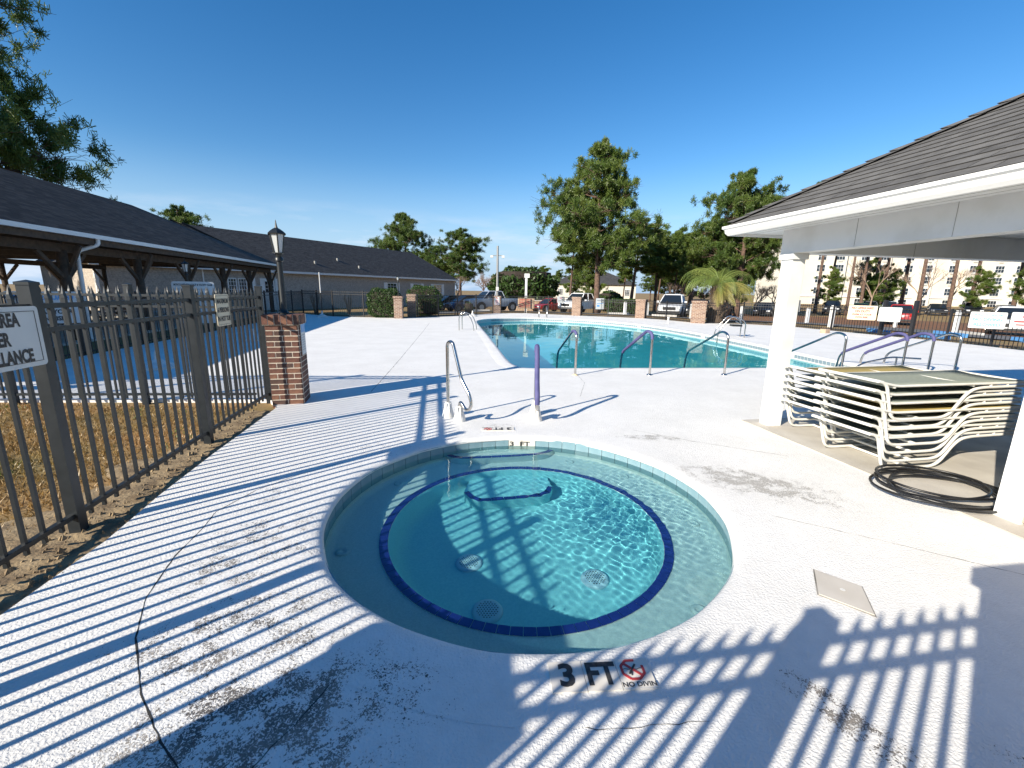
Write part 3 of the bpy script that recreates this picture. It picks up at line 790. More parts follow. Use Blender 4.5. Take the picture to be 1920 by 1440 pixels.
path = [loc(0, .05), loc(0, .87)] + [tuple(ax * (.075 - .075 * math.cos(q)) + Vector((0, 0, .87 + .075 * math.sin(q)))) for q in [math.pi * k / 8 for k in range(1, 7)]]
path += [loc(.30, .52), loc(.44, .36), loc(.46, .27), loc(.42, .19), loc(.36, .17), loc(.31, .22), loc(.285, .22), loc(.27, .18), loc(.27, .05)]
P_ = fillet(path, .05)
smooth_auto(MB().tube(P_, .021, 12).build('tube', M['steel'], t), 60)
fo_ = [p for p in P_ if p.z > .26]
smooth_auto(MB().tube(fo_, .032, 12).build('foam_sleeve', M['foam'], t), 60)
cone_base(t, 0, 0); cone_base(t, *(ax * .27)[:2])

def pool_rail(x, y, foam, label, reach=1.55, h=.86):
    t = thing('pool_handrail', label, 'handrail', (x, y, 0), R(5.7))
    P = fillet([(0, 0, 0), (0, 0, h - .02), (-.02, .22, h + .03), (-.05, reach, .26), (-.05, reach + .12, -.5)], .17, 7)
    smooth_auto(MB().tube(P, .0235, 12).build('tube', M['steel'], t), 60)
    fl = MB(); fl.lathe([(.06, 0), (.058, .012), (.03, .022), (.026, .03)], 18)
    fl.build('flange', M['yellow'] if x < 2 else M['steel'], t, True)
    if foam:
        smooth_auto(MB().tube([p for p in P if p.z > .24 and (p.y > .005 or p.z > h - .25)], .032, 12).build('foam_sleeve', M['foam'], t), 60)
    elif x < 2:
        smooth_auto(MB().tube([p for p in P if p.z > h - .06], .028, 12).build('foam_sleeve', M['foam'], t), 60)
pool_rail(1.27, 8.62, 0, 'steel pool handrail with a scrap of purple foam at its bend')
pool_rail(2.82, 8.78, 1, 'purple foam covered pool handrail between two bare steel ones')
pool_rail(4.42, 8.92, 0, 'bare steel pool handrail beside the lone purple one, towards the white shelter column')
pool_rail(6.98, 9.11, 0, 'bare steel pool handrail behind the lounger stacks, next to the pair of purple ones')
pool_rail(8.36, 9.22, 1, 'purple foam covered pool handrail, first of the pair behind the lounger stacks')
pool_rail(8.97, 9.27, 1, 'purple foam covered pool handrail beside the outermost bare steel rail')
pool_rail(9.6, 9.32, 0, 'outermost bare steel pool handrail behind the lounger stacks')
t = thing('grab_rail', 'low bent steel grab rail beside the purple handrails', 'handrail', (8.75, 9.75, 0), R(6))
smooth_auto(MB().tube(fillet([(-.75, .35, .0), (-.55, .3, .14), (-.1, .1, .3), (.55, .02, .27)], .1), .02, 10).build('tube', M['steel'], t), 60)
smooth_auto(MB().tube([(.0, .07, 0), (0, .07, .28)], .018, 8).build('post', M['steel'], t), 60)

def ladder(x, y, rz, label, drop_=.9):
    t = thing('pool_ladder', label, 'ladder', (x, y, 0), rz)
    for s_ in (-.25, .25):
        P = fillet([(s_, 0, 0), (s_, 0, .55), (s_, .10, .74), (s_, .45, .62), (s_, .62, .2), (s_, .64, -drop_)], .16, 6)
        smooth_auto(MB().tube(P, .02, 8).build('rail', M['steel'], t), 60)
    for k in range(3):
        MB().box(-.25, .25, .60, .68, -.25 - .28 * k, -.22 - .28 * k).build('tread', M['pvc'], t)
ladder(-2.2, 18.4, R(-98), 'steel pool ladder rail arching over the left pool edge')
ladder(1.9, 28.35, R(180), 'steel pool ladder on the far pool edge')
t = thing('pool_lift', 'steel ladder frame with dark seat on the deck beside the palm', 'pool lift', (9.0, 17.1, 0), R(80))
for s_ in (-.25, .25):
    smooth_auto(MB().tube(fillet([(s_, 0, 0), (s_, 0, .62), (s_, .5, .85), (s_, .95, .25), (s_, 1.0, -.8)], .2, 6), .022, 8).build('rail', M['steel'], t), 60)
MB().box(-.2, .2, .1, .45, .42, .48).build('seat', M['grille'], t)
MB().tube([(-.6, .2, .55), (.3, .2, .58)], .02, 8).build('arm', M['steel'], t)

# ================================================================== FENCES
def fence_panel_parts(parent, a, b, h=1.63, rails=(1.51, 1.36, .10), m=None, posts=True, psize=.072, pk=.0215, gap=.128, single=True, ends=(True, True), zb=0., tips=True):
    """pickets, rails and posts between two points, in the parent's space"""
    m = m or M['fence']; a = Vector((*a, 0)); b = Vector((*b, 0)); d = (b - a); l = d.length; u = d.normalized(); ang = math.atan2(u.y, u.x)
    for z in rails:
        MB().box(0, l, -.014 - .004, .014 + .004, z - .016 + zb, z + .016 + zb).build('rail', m, parent, loc=tuple(a), rz=ang)
    n = int((l - .06) / gap); key = (round(h, 3), pk, m.name, single, round(zb, 2), tips)
    if single:
        if key not in PK:
            k = MB(); k.cbox(0, 0, .04 + zb, h - .075 + zb, pk, pk)
            if tips:
                hw = pk * .62; z0 = h - .075 + zb
                k.add([(-hw, -hw, z0), (hw, -hw, z0), (hw, hw, z0), (-hw, hw, z0), (-hw * .9, -hw * .5, z0 + .03), (hw * .9, -hw * .5, z0 + .03), (hw * .9, hw * .5, z0 + .03), (-hw * .9, hw * .5, z0 + .03), (0, 0, z0 + .085)],
                      [(0, 1, 5, 4), (1, 2, 6, 5), (2, 3, 7, 6), (3, 0, 4, 7), (4, 5, 8), (5, 6, 8), (6, 7, 8), (7, 4, 8)])
            PK[key] = k.mesh('picket', m)
        for i in range(n):
            p = a + u * (l * (i + 1) / (n + 1)); obj('picket', PK[key], parent, tuple(p), ang)
    else:
        k = MB()
        for i in range(n):
            k.cbox(l * (i + 1) / (n + 1), 0, .03 + zb, h + zb, pk, pk)
        tag(k.build('pickets', m, parent, loc=tuple(a), rz=ang), kind='stuff')
    for p, e in ((a, ends[0]), (b, ends[1])):
        if not e: continue
        k = MB(); k.cbox(0, 0, -.25, h + .01 + zb, psize, psize)
        q = psize * .56; z0 = h + .01 + zb
        k.add([(-q, -q, z0), (q, -q, z0), (q, q, z0), (-q, q, z0), (-q, -q, z0 + .018), (q, -q, z0 + .018), (q, q, z0 + .018), (-q, q, z0 + .018), (0, 0, z0 + .032)],
              [(3, 2, 1, 0), (0, 1, 5, 4), (1, 2, 6, 5), (2, 3, 7, 6), (3, 0, 4, 7), (4, 5, 8), (5, 6, 8), (6, 7, 8), (7, 4, 8)])
        k.build('post', m, parent, loc=tuple(p), rz=ang)
PK = {}
fa = thing('iron_fence', 'charcoal spear topped metal fence along the sandy strip beside the tub', 'fence')
FA = [(-3.62, 6.30), (-3.30, 4.50), (-2.99, 2.73), (-2.68, .96), (-2.47, .06)]
for i in range(4): fence_panel_parts(fa, FA[i + 1], FA[i], ends=(i < 3, i == 0))
fb = thing('iron_fence', 'charcoal spear topped metal fence across the far edge of the tan grass', 'fence')
FB = [(-3.78, 6.24), (-5.32, 6.12), (-7.1, 6.0), (-8.9, 5.88)]
for i in range(3): fence_panel_parts(fb, FB[i + 1], FB[i], ends=(True, False))
fd = thing('iron_fence', 'charcoal spear topped metal fence between the two brick gate pillars', 'fence')
FD = [(-2.24, -.42), (-.75, -.185), (1.03, .10)]
fence_panel_parts(fd, FD[0], FD[1], ends=(False, True), psize=.1); fence_panel_parts(fd, FD[1], FD[2], ends=(False, False))
MB().cbox(.72, -.03, 1.0, 1.98, .06, .04).build('added_shadow_bar', M['grille'], fd)  # added unseen upright, shaped to cast a shadow like a raised arm

# far fences: pickets joined per panel, posts and rails single
def far_fence(name, label, pts, h, spacing=2.0, zfun=None, cat='fence', rails=None):
    t = thing(name, label, cat); first = True
    for i in range(len(pts) - 1):
        a, b = Vector(pts[i]), Vector(pts[i + 1]); n = max(1, round((b - a).length / spacing))
        for k in range(n):
            p, q = a.lerp(b, k / n), a.lerp(b, (k + 1) / n)
            fence_panel_parts(t, p, q, h, rails or (h - .06, h - .2, .12), M['fencefar'], psize=.06, pk=.0145, gap=.125, single=False, ends=(True, k == n - 1), zb=-.06)
    return t
far_fence('pool_fence', 'black picket fence between the kids deck and the pavilion', [(-9.3, 5.86), (-9.85, 8.14), (-10.65, 12.5), (-12.05, 20), (-13.55, 28.4)], 1.5)
far_fence('pool_fence', 'black picket fence in front of the long tan building', [(-13.55, 28.4), (-10.7, 26.15), (-6.85, 25.5)], 1.55)
far_fence('pool_fence', 'black picket fence between the hedge pillar and the white signed pillar', [(-5.7, 26.3), (-3.6, 28.45), (-1.5, 32.4)], 1.4)
far_fence('pool_fence', 'black picket fence in front of the white pickup truck', [(-.9, 32.8), (.95, 33.35), (4.2, 31.3)], 1.35)
far_fence('pool_fence', 'black picket fence between the pickup truck and the white crossover', [(4.8, 31.0), (8.2, 29.25)], 1.25)
far_fence('pool_fence', 'short black picket fence in front of the white crossover', [(8.7, 28.9), (9.6, 27.6), (10.35, 25.3)], 1.2)
far_fence('pool_fence', 'black picket fence running from the palm past the red car to the shelter', [(10.8, 25.0), (13.05, 25.0), (14.9, 23.4), (15.9, 19), (16.6, 16.7), (16.72, 13.6), (16.5, 9)], 1.25)

# ================================================================== BRICK PILLARS
def pillar(x, y, rz, h, label, detail, w=.43, base=-.1):
    t = thing('brick_pillar', label, 'pillar', (x, y, 0), rz)
    if not detail:
        MB().cbox(0, 0, base, h - .12, w, w).build('shaft', M['brickwall'], t)
        MB().cbox(0, 0, h - .12, h, w + .06, w + .06).build('cap', M['brickwall'], t); return t
    rg = random.Random(int(x * 97 + y * 31)); c = w / 2 - .004
    MB().cbox(0, 0, base, h - .14, 2 * c, 2 * c).build('mortar_core', M['mortar'], t)
    meshes = {}
    def brick(l, hh, mk):
        k = (round(l, 3), round(hh, 3), mk)
        if k not in meshes:
            b = MB(); e = .003; l2, d2, h2 = l / 2, .05, hh / 2
            b.box(-l2 + e, l2 - e, -d2, d2 - e, -h2, h2); b.box(-l2, l2, -d2 + .002, d2 - 2 * e, -h2 + e, h2 - e)
            b2 = MB(); p = [(-l2, -d2), (l2, -d2), (l2, d2), (-l2, d2)]; q = [(-l2 + e, -d2), (l2 - e, -d2), (l2 - e, d2 - e), (-l2 + e, d2 - e)]
            b2.add([(x_, y_, -h2) for x_, y_ in q] + [(x_, y_, -h2 + e) for x_, y_ in p] + [(x_, y_, h2 - e) for x_, y_ in p] + [(x_, y_, h2) for x_, y_ in q],
                   [(3, 2, 1, 0), (12, 13, 14, 15)] + [(4 * r_ + i, 4 * r_ + (i + 1) % 4, 4 * r_ + 4 + (i + 1) % 4, 4 * r_ + 4 + i) for r_ in range(3) for i in range(4)])
            meshes[k] = b2.mesh('brick', M[mk])
        return meshes[k]
    nrow = int((h - .15 - base) / .0762)
    for r_ in range(nrow):
        z = h - .145 - (r_ + .5) * .0762
        if z < -.06: continue
        for f_ in range(4):
            a = f_ * math.pi / 2; odd = (r_ + f_) % 2
            segs = [(-.108, .204), (.108, .204)] if not odd else [(-.163, .095), (.0, .204), (.163, .095)]
            for sx, l in segs:
                mk = rg.choice(['brick1', 'brick1', 'brick2', 'brick3'])
                off = w / 2 - .05 + rg.uniform(-.0015, .002)
                l2_ = l - (.024 if f_ % 2 and abs(sx) + l / 2 > .19 else 0)
                sx2 = sx - math.copysign((l - l2_) / 2, sx) if l2_ != l else sx
                o = obj('brick', brick(l2_, .063, mk), t); o.rotation_euler = (0, 0, a)
                o.location = (sx2 * math.cos(a) - off * math.sin(a), sx2 * math.sin(a) + off * math.cos(a), z)
    cw = w + .05; MB().cbox(0, 0, h - .145, h - .012, cw - .01, cw - .01).build('mortar_core', M['mortar'], t)
    for f_ in range(4):
        a = f_ * math.pi / 2; n = 6
        for i in range(n):
            sx = -cw / 2 + cw * (i + .5) / n; off = cw / 2 - .05
            mk = rg.choice(['brick1', 'brick2', 'brick3']); l2_ = cw / n - .01
            if f_ % 2 and i in (0, n - 1): continue
            o = obj('brick', brick(l2_, .135, mk), t); o.rotation_euler = (0, 0, a)
            o.location = (sx * math.cos(a) - off * math.sin(a), sx * math.sin(a) + off * math.cos(a), h - .0725 + rg.uniform(-.003, .003))
    MB().cbox(0, 0, h - .02, h - .006, cw - .2, cw - .2).build('cap_fill', M['brick2'], t)
    return t
pl1 = pillar(-3.27, 6.27, R(14), 1.28, 'brick pillar carrying a black lantern at the end of the charcoal fence', True)
pillar(-2.36, -.25, R(8), 1.42, 'brick gate pillar at the near end of the charcoal fence', False, .60)
pillar(1.235, .40, R(8), 1.36, 'brick gate pillar across the gate from the charcoal fence', False, .5)
pillar(-6.55, 25.2, R(5), 1.25, 'pale brick pillar in front of the clipped hedge', False, .46)
pillar(-6.25, 27.2, R(5), 1.35, 'brick pillar half hidden behind the hedge pillar', False, .5)
pillar(-1.2, 32.7, R(5), 1.25, 'brick pillar bearing a white notice near the light pole', False, .5)
pillar(4.5, 31.1, R(-20), 1.28, 'brick pillar in front of the white pickup truck', False, .6)
pillar(8.45, 29.1, R(-30), 1.22, 'brick pillar beside the front of the white crossover', False, .6)
pillar(10.55, 25.1, R(-20), 1.25, 'brick pillar next to the palm trunk', False, .75)

def sign(label, loc, rz, w, h, m, lines, name='sign', tilt=0, cat='sign', border=None, post=None, extra=None):
    """flat plate whose face looks along its local -y"""
    t = thing(name, label, cat, loc, rz)
    r = min(w, h) * .06; pts = []
    for cx_, cz_, a0 in ((w / 2 - r, -h / 2 + r, -90), (w / 2 - r, h / 2 - r, 0), (-w / 2 + r, h / 2 - r, 90), (-w / 2 + r, -h / 2 + r, 180)):
        for k in range(4): pts.append((cx_ + r * math.cos(R(a0 + 30 * k)), cz_ + r * math.sin(R(a0 + 30 * k))))
    n = len(pts); b = MB()
    b.add([(x, 0, z) for x, z in pts] + [(x, .006, z) for x, z in pts], [tuple(range(n)), tuple(reversed(range(n, 2 * n)))] + [(i, n + i, n + (i + 1) % n, (i + 1) % n) for i in range(n)])
    plate = b.build('plate', m, t)
    if border:
        k = MB(); e = .018 * max(w, h) / .4; 
        for x0, x1, z0, z1 in ((-w / 2 + e, w / 2 - e, h / 2 - e - .003, h / 2 - e), (-w / 2 + e, w / 2 - e, -h / 2 + e, -h / 2 + e + .003), (-w / 2 + e, -w / 2 + e + .003, -h / 2 + e, h / 2 - e), (w / 2 - e - .003, w / 2 - e, -h / 2 + e, h / 2 - e)):
            k.box(x0, x1, -.002, -.0005, z0, z1)
        k.build('border', border, plate)
    for (s_, x, z, size, mm, *rest) in lines:
        if s_ is None:      # print too fine to read: a plain bar
            k = MB(); k.box(x, x + rest[0], -.002, -.0006, z - size / 2, z + size / 2); k.build('print_line', mm, plate)
        else:
            text('lettering', s_, size, mm, plate, (x, -.002, z), bold=.045, sx=rest[0] if rest else 1)
    return t
AFA = math.atan2(2.73 - 4.5, -2.99 + 3.30)      # along the fence, towards the camera side
# fence signs: the face looks to the deck side (east)
fdir = Vector((-2.99 + 3.30, 2.73 - 4.50)).normalized(); fn = Vector((-fdir.y, fdir.x)); rzs = math.atan2(fn.x, -fn.y) * 1 
def on_fence(pt, off): return (pt[0] + fn.x * off, pt[1] + fn.y * off)
rz_sign = math.atan2(fdir.y, fdir.x) + math.pi
p_ = Vector((-2.99, 2.73)) + fdir * .34
sign('white surveillance notice with black capitals on the charcoal fence', (p_.x + fn.x * .05, p_.y + fn.y * .05, 1.335), rz_sign, .62, .36, M['signw'],
     [('AREA', .09, .10, .105, M['ink'], .62), ('UNDER', -.02, -.008, .105, M['ink'], .62), ('SURVEILLANCE', .0, -.115, .105, M['ink'], .62)], border=M['ink'])
p_ = Vector((-3.30, 4.50)) - fdir * .62
sign('cream hot tub capacity notice on the charcoal fence', (p_.x + fn.x * .035, p_.y + fn.y * .035, 1.38), rz_sign, .33, .36, M['signc'],
     [('MAXIMUM', 0, .10, .074, M['ink'], .78), ('6 PERSONS', 0, 0, .074, M['ink'], .74), ('IN HOT TUB', 0, -.10, .074, M['ink'], .72)], border=M['ink'])
# lantern on the pillar
def lantern(x, y, z0, h, label, s=1.0):
    t = thing('lamp_post', label, 'lamp', (x, y, z0))
    b = MB(); b.lathe([(.07 * s, 0), (.07 * s, .02), (.045 * s, .04), (.036 * s, .08), (.034 * s, h - .44 * s), (.05 * s, h - .43 * s), (.05 * s, h - .40 * s), (.034 * s, h - .38 * s), (.04 * s, h - .34 * s), (.028 * s, h - .33 * s)], 14)
    smooth_auto(b.build('pole', M['lamp'], t), 40)
    zb, zt = h - .33 * s, h - .11 * s
    for k in range(6):
        a0, a1 = k * math.pi / 3, (k + 1) * math.pi / 3; r0, r1 = .052 * s, .088 * s
        p0, p1, p2, p3 = [(r * math.cos(a), r * math.sin(a), z) for r, a, z in ((r0, a0, zb), (r0, a1, zb), (r1, a1, zt), (r1, a0, zt))]
        MB().add([p0, p1, p2, p3], [(0, 1, 2, 3)]).build('glass_pane', M['lampglass'], t)
        MB().bar((r0 * math.cos(a0), r0 * math.sin(a0), zb), (r1 * math.cos(a0), r1 * math.sin(a0), zt), .012 * s, .012 * s).build('glazing_bar', M['lamp'], t)
    r = MB(); r.lathe([(.112 * s, zt - .005), (.115 * s, zt + .008), (.085 * s, zt + .035 * s), (.05 * s, zt + .06 * s), (.022 * s, zt + .075 * s), (.014 * s, zt + .1 * s), (.004, zt + .17 * s)], 6)
    r.build('roof', M['lamp'], t)
    MB().cbox(0, 0, zb - .01, zb, .11 * s, .11 * s).build('tray', M['lamp'], t)
lantern(-3.30, 6.33, 1.27, 1.22, 'black post lantern standing on the lantern pillar of the charcoal fence', 1.12)
# notice on the pillar's deck side
d_ = Vector((math.cos(R(14)), math.sin(R(14))))
sign('small blue and white notice on the side of the lantern pillar', (-3.27 + d_.x * .228, 6.27 + d_.y * .228, .93), R(104), .26, .46, M['signw'],
     [(None, -.115, .15, .125, M['blueink'], .23)] + [(None, -.1, .05 - .035 * k, .008, M['greyink'], .2 - .02 * (k % 3)) for k in range(7)])

# ================================================================== SMALL THINGS ON THE DECK
t = thing('access_cover', 'square beige access cover set in the deck beside the hot tub', 'cover')
q = [(1.87, 2.37), (2.04, 2.22), (1.93, 1.99), (1.745, 2.15)]
MB().prism([(x, y) for x, y in reversed(q)], .002, .009).build('lid', M['lid'], t)
MB().lathe([(.014, .014), (.002, .014)], 10, 1.9, 2.18).build('finger_hole', M['pvc'], t).data.flip_normals()
b = MB(); b.prism([(x + (x - 1.9) * .06, y + (y - 2.18) * .06) for x, y in reversed(q)], .001, .0045); b.build('rim', M['joint'], t)
def umbrella_base(x, y, label, pole=0):
    t = thing('umbrella_stand', label, 'umbrella stand', (x, y, 0))
    b = MB(); b.lathe([(.30, 0), (.30, .04), (.26, .07), (.10, .15), (.05, .19), (.035, .34), (.03, .36)], 20); smooth_auto(b.build('base', M['pvc'], t), 40)
    if pole: smooth_auto(MB().tube([(0, 0, .3), (0, 0, pole * .55)], .025, 10).build('lower_pole', M['lamp'], t), 50); smooth_auto(MB().tube([(0, 0, pole * .55), (0, 0, pole)], .028, 10).build('upper_pole', M['pvc'], t), 50)
umbrella_base(-7.2, 8.7, 'white umbrella base on the shaded deck behind the charcoal fence')
umbrella_base(-8.1, 13.6, 'white umbrella base on the kids deck nearest the lantern pillar')
umbrella_base(-11.0, 25.3, 'white umbrella pole in its base in front of the black fence', 2.5)
umbrella_base(-2.6, 28.2, 'white umbrella base near the left pool ladder and far fence')

# ================================================================== RIGHT-HAND SHELTER
SO = Vector((3.34, 5.40, 0))
sh_ = thing('shelter', 'white columned shelter with grey hip roof and tan walled room', 'shelter', tuple(SO), R(10.5))
# inside its own axes: a to the right along the pool side, b away from the camera along the front
slab = MB(); slab.box(-.24, 6.2, -6.6, .22, -.05, .014); slab.build('floor_slab', M['slab'], sh_)
for a_, b_ in ((0, 0), (5.7, 0)):
    MB().cbox(a_, b_, .014, 2.13, .17, .17).build('column', M['trim'], sh_)
MB().box(-.10, .10, -2.36, .10, 2.13, 2.40).build('front_beam', M['trim'], sh_)
MB().box(.103, 5.9, -.10, .098, 2.132, 2.398).build('side_beam', M['trim'], sh_)
MB().cbox(0, 0, 2.06, 2.135, .215, .215).build('column_cap', M['trim'], sh_)
MB().box(-.48, 6.18, -6.6, .48, 2.40, 2.415).build('ceiling', M['ceil'], sh_)
# gutter and fascia
for nm, pts in (('gutter', [(-.50, -6.6), (-.50, .50)]), ('gutter', [(-.50, .50), (6.2, .50)])):
    (x0, y0), (x1, y1) = pts
    prof = [(0, 0), (-.03, 0), (-.055, .03), (-.062, .07), (-.085, .085), (-.085, .115), (-.07, .115), (0, .10)]
    g = MB(); d = Vector((x1 - x0, y1 - y0, 0)).normalized(); nn = Vector((d.y, -d.x, 0)) * (1 if True else -1)
    out_ = Vector((-d.y, d.x, 0))
    m = len(prof)
    for e, p in ((0, Vector((x0, y0, 2.372))), (1, Vector((x1, y1, 2.372)))):
        for o_, z in prof:
            q = p + out_ * (-o_) + Vector((0, 0, z)) + d * ((-o_) if e == 1 and nm == 'gutter' and x0 == x1 else (o_ if e == 0 and x0 != x1 else 0)); g.v.append(tuple(q))
    for i in range(m): g.f.append((i, (i + 1) % m, m + (i + 1) % m, m + i))
    g.f.append(tuple(range(m))); g.f.append(tuple(reversed(range(m, 2 * m))))
    g.build('gutter', M['gutter'], sh_)
MB().box(-.498, -.47, -6.6, .47, 2.385, 2.495).build('fascia', M['trim'], sh_)
MB().box(-.468, 6.2, .47, .498, 2.385, 2.495).build('fascia', M['trim'], sh_)
# roof planes
ze, pt, hw = 2.50, .575, 3.35
zr = ze + pt * hw
A = [(-.53, .53, ze), (-.53, -6.6, ze), (-.53 + hw, -6.6 + 0, zr), (-.53 + hw, .53 - hw, zr), (-.53 + 2 * hw, .53, ze), (-.53 + 2 * hw, -6.6, ze)]
rf = MB(); rf.add(A, [(0, 3, 2, 1), (0, 4, 3), (4, 5, 2, 3)]); roof = rf.build('roof', M['felt'], sh_)
for f in roof.data.polygons:
    pass
rgs = random.Random(4)
sl = Vector((1, 0, pt)).normalized(); nrm = Vector((-pt, 0, 1)).normalized(); expo = .143
nrow = int(hw * math.sqrt(1 + pt * pt) / expo); bw = .46
shm = {}
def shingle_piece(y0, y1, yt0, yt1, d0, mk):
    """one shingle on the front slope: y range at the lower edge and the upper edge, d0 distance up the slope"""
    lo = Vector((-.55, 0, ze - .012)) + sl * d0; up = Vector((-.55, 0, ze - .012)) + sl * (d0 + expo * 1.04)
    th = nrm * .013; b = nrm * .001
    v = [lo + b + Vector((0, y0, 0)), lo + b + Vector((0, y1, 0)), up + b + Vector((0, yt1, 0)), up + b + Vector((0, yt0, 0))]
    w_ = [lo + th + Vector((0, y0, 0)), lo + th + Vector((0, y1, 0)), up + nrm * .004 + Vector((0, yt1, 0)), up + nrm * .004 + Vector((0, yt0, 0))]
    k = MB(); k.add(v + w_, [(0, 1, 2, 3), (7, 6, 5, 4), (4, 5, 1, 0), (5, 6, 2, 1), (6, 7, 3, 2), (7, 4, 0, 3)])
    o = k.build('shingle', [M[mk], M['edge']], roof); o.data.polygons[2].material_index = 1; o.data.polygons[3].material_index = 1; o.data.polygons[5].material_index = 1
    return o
ns = 0
for r_ in range(nrow):
    d0 = r_ * expo; ytop = .53 - d0 * sl.x - .01; ytop2 = .53 - (d0 + expo) * sl.x - .01
    y = ytop; first = True; step0 = rgs.uniform(.15, .5)
    while y > -4.6 and ns < 296:
        l = step0 if first else rgs.choice([.3, .42, .5, .62])
        y1 = max(y - l, -4.6)
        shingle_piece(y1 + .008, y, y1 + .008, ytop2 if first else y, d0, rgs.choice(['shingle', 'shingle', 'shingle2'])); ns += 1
        y = y1; first = False
# the rest of the front slope and the other slopes, in broad courses
rest = MB()
for r_ in range(nrow):
    d0 = r_ * expo; lo = Vector((-.55, 0, ze - .012)) + sl * d0; up = Vector((-.55, 0, ze - .012)) + sl * (d0 + expo)
    y0, y1 = -4.604, -6.6
    p = [lo + nrm * .014, up + nrm * .004]
    rest.add([p[0] + Vector((0, y1, 0)), p[0] + Vector((0, y0, 0)), p[1] + Vector((0, y0, 0)), p[1] + Vector((0, y1, 0))], [(0, 3, 2, 1)])
    q0 = .53 + .02 - d0 * sl.x; z0 = ze - .012 + d0 * sl.z; a0, a1 = -.53 + d0 * sl.x, -.53 + 2 * hw - d0 * sl.x
    q1 = q0 - expo * sl.x; z1 = z0 + expo * sl.z
    rest.add([(a0, q0, z0 + .016), (a1, q0, z0 + .016), (a1 - expo * sl.x, q1, z1 + .006), (a0 + expo * sl.x, q1, z1 + .006)], [(0, 1, 2, 3)])
tag(rest.build('shingle_courses', M['shingle'], roof), kind='stuff')
# hip caps
hd = Vector((1, -1, pt)).normalized(); hl = hw * math.sqrt(2 + pt * pt)
for k in range(int(hl / .2)):
    p = Vector((-.55, .55, ze + .014)) + hd * (.2 * k); q = p + hd * .235
    sd1 = Vector((0, -1, 0)) * .12 + Vector((-.0, 0, 0)); sd2 = Vector((1, 0, 0)) * .12
    kx = MB(); up_ = Vector((0, 0, .022)); lo_ = Vector((0, 0, .006))
    kx.add([p + sd1 + up_ * .6, p + up_ * 1.3, p + sd2 + up_ * .6, q + sd1 + lo_, q + lo_ * 1.6, q + sd2 + lo_], [(0, 3, 4, 1), (1, 4, 5, 2), (0, 1, 2)])
    kx.build('hip_cap', M[rgs.choice(['shingle', 'shingle2'])], roof)
# room with lap siding; the corner board faces the alcove
MB().box(.02, 6.0, -6.5, -2.45, .014, 2.39).build('room_wall', M['tan'], sh_)
for k in range(13):
    z0 = .03 + k * .18
    b = MB(); b.add([(-.012, -6.5, z0), (-.012, -2.50, z0), (.0, -2.50, z0 + .19), (.0, -6.5, z0 + .19), (.03, -6.5, z0), (.03, -2.50, z0), (.03, -2.50, z0 + .19), (.03, -6.5, z0 + .19)],
                    [(0, 3, 2, 1), (0, 1, 5, 4), (1, 2, 6, 5), (2, 3, 7, 6), (3, 0, 4, 7)]); b.build('siding_board', M['tan'], sh_)
MB().box(-.03, .10, -2.50, -2.34, .014, 2.128).build('corner_board', M['trim'], sh_)
MB().box(.103, .9, -2.45, -2.425, .02, 2.38).build('door', M['wooddark'], sh_)
# board joints of the painted trim
for b_ in (-.85, -1.7): MB().box(-.1025, -.1005, b_, b_ + .002, 2.132, 2.398).build('board_joint', M['joint'], sh_)
for a_ in (1.6, 3.4): MB().box(a_, a_ + .003, -.1025, -.1005, 2.134, 2.396).build('board_joint', M['joint'], sh_)
for k in range(3): MB().box(-.46, -.105, -6.5, .46, 2.3985, 2.3995).build('soffit_board', M['trim'], sh_) if k == 0 else MB().box(-.46 + .12 * k, -.457 + .12 * k, -6.5, .46, 2.397, 2.3984).build('soffit_groove', M['joint'], sh_)
# key box on the column
t = thing('lock_box', 'small grey lock box fixed to the white shelter column', 'lock box', tuple(SO + E1 * .105 - E2 * .02), R(10.5))
MB().cbox(0, 0, 1.45, 1.59, .05, .09).build('case', M['greyink'], t); MB().cbox(.028, 0, 1.47, 1.57, .008, .06).build('cover', M['grille'], t)

# ---- stacked loungers
def lounger():
    t = thing('sun_lounger', 'x', 'sun lounger')
    W = .62; prof = [(.0, .385), (.06, .375), (.11, .335), (.20, .07), (.25, .025), (.33, .016), (.76, .016), (.84, .03), (.90, .07), (1.02, .23), (1.10, .285), (1.22, .30), (1.75, .305)]
    P = [Vector((x, 0, z)) for x, z in prof]
    for s_ in (0, W):
        smooth_auto(MB().tube(fillet([(p.x, s_, p.z) for p in P], .045, 3), .0145, 8).build('side_rail', M['alu'], t), 60)
        smooth_auto(MB().tube(fillet([(.05, s_, .372), (.22, s_, .335), (1.75, s_, .338)], .06, 4), .0125, 8).build('seat_rail', M['alu'], t), 60)
        for x in (1.30, 1.50): MB().tube([(x, s_, .302), (x, s_, .338)], .011, 6).build('strut', M['alu'], t)
    for x, z in ((0, .385), (.2, .325), (.55, .016), (1.10, .322), (1.75, .338)): MB().tube([(x, 0, z), (x, W, z)], .0145 if x == 0 else .0125, 8).build('cross_bar', M['alu'], t)
    b = MB(); xs = [0.06, .14, .22, .42, .7, 1.1, 1.5, 1.74]; zs = [.372, .352, .338, .335, .332, .334, .336, .340]
    for x, z in zip(xs, zs):
        for j in range(5): b.v.append((x, .015 + (W - .03) * j / 4, z + .011 - .018 * math.sin(math.pi * j / 4)))
    for i in range(len(xs) - 1):
        for j in range(4): b.f.append((i * 5 + j, i * 5 + 5 + j, i * 5 + 6 + j, i * 5 + 1 + j))
    sl_ = b.build('sling', M['strapg'], t, True)
    md = sl_.modifiers.new('thick', 'SOLIDIFY'); md.thickness = .005
    return t
lp = lounger()
rgl = random.Random(11)
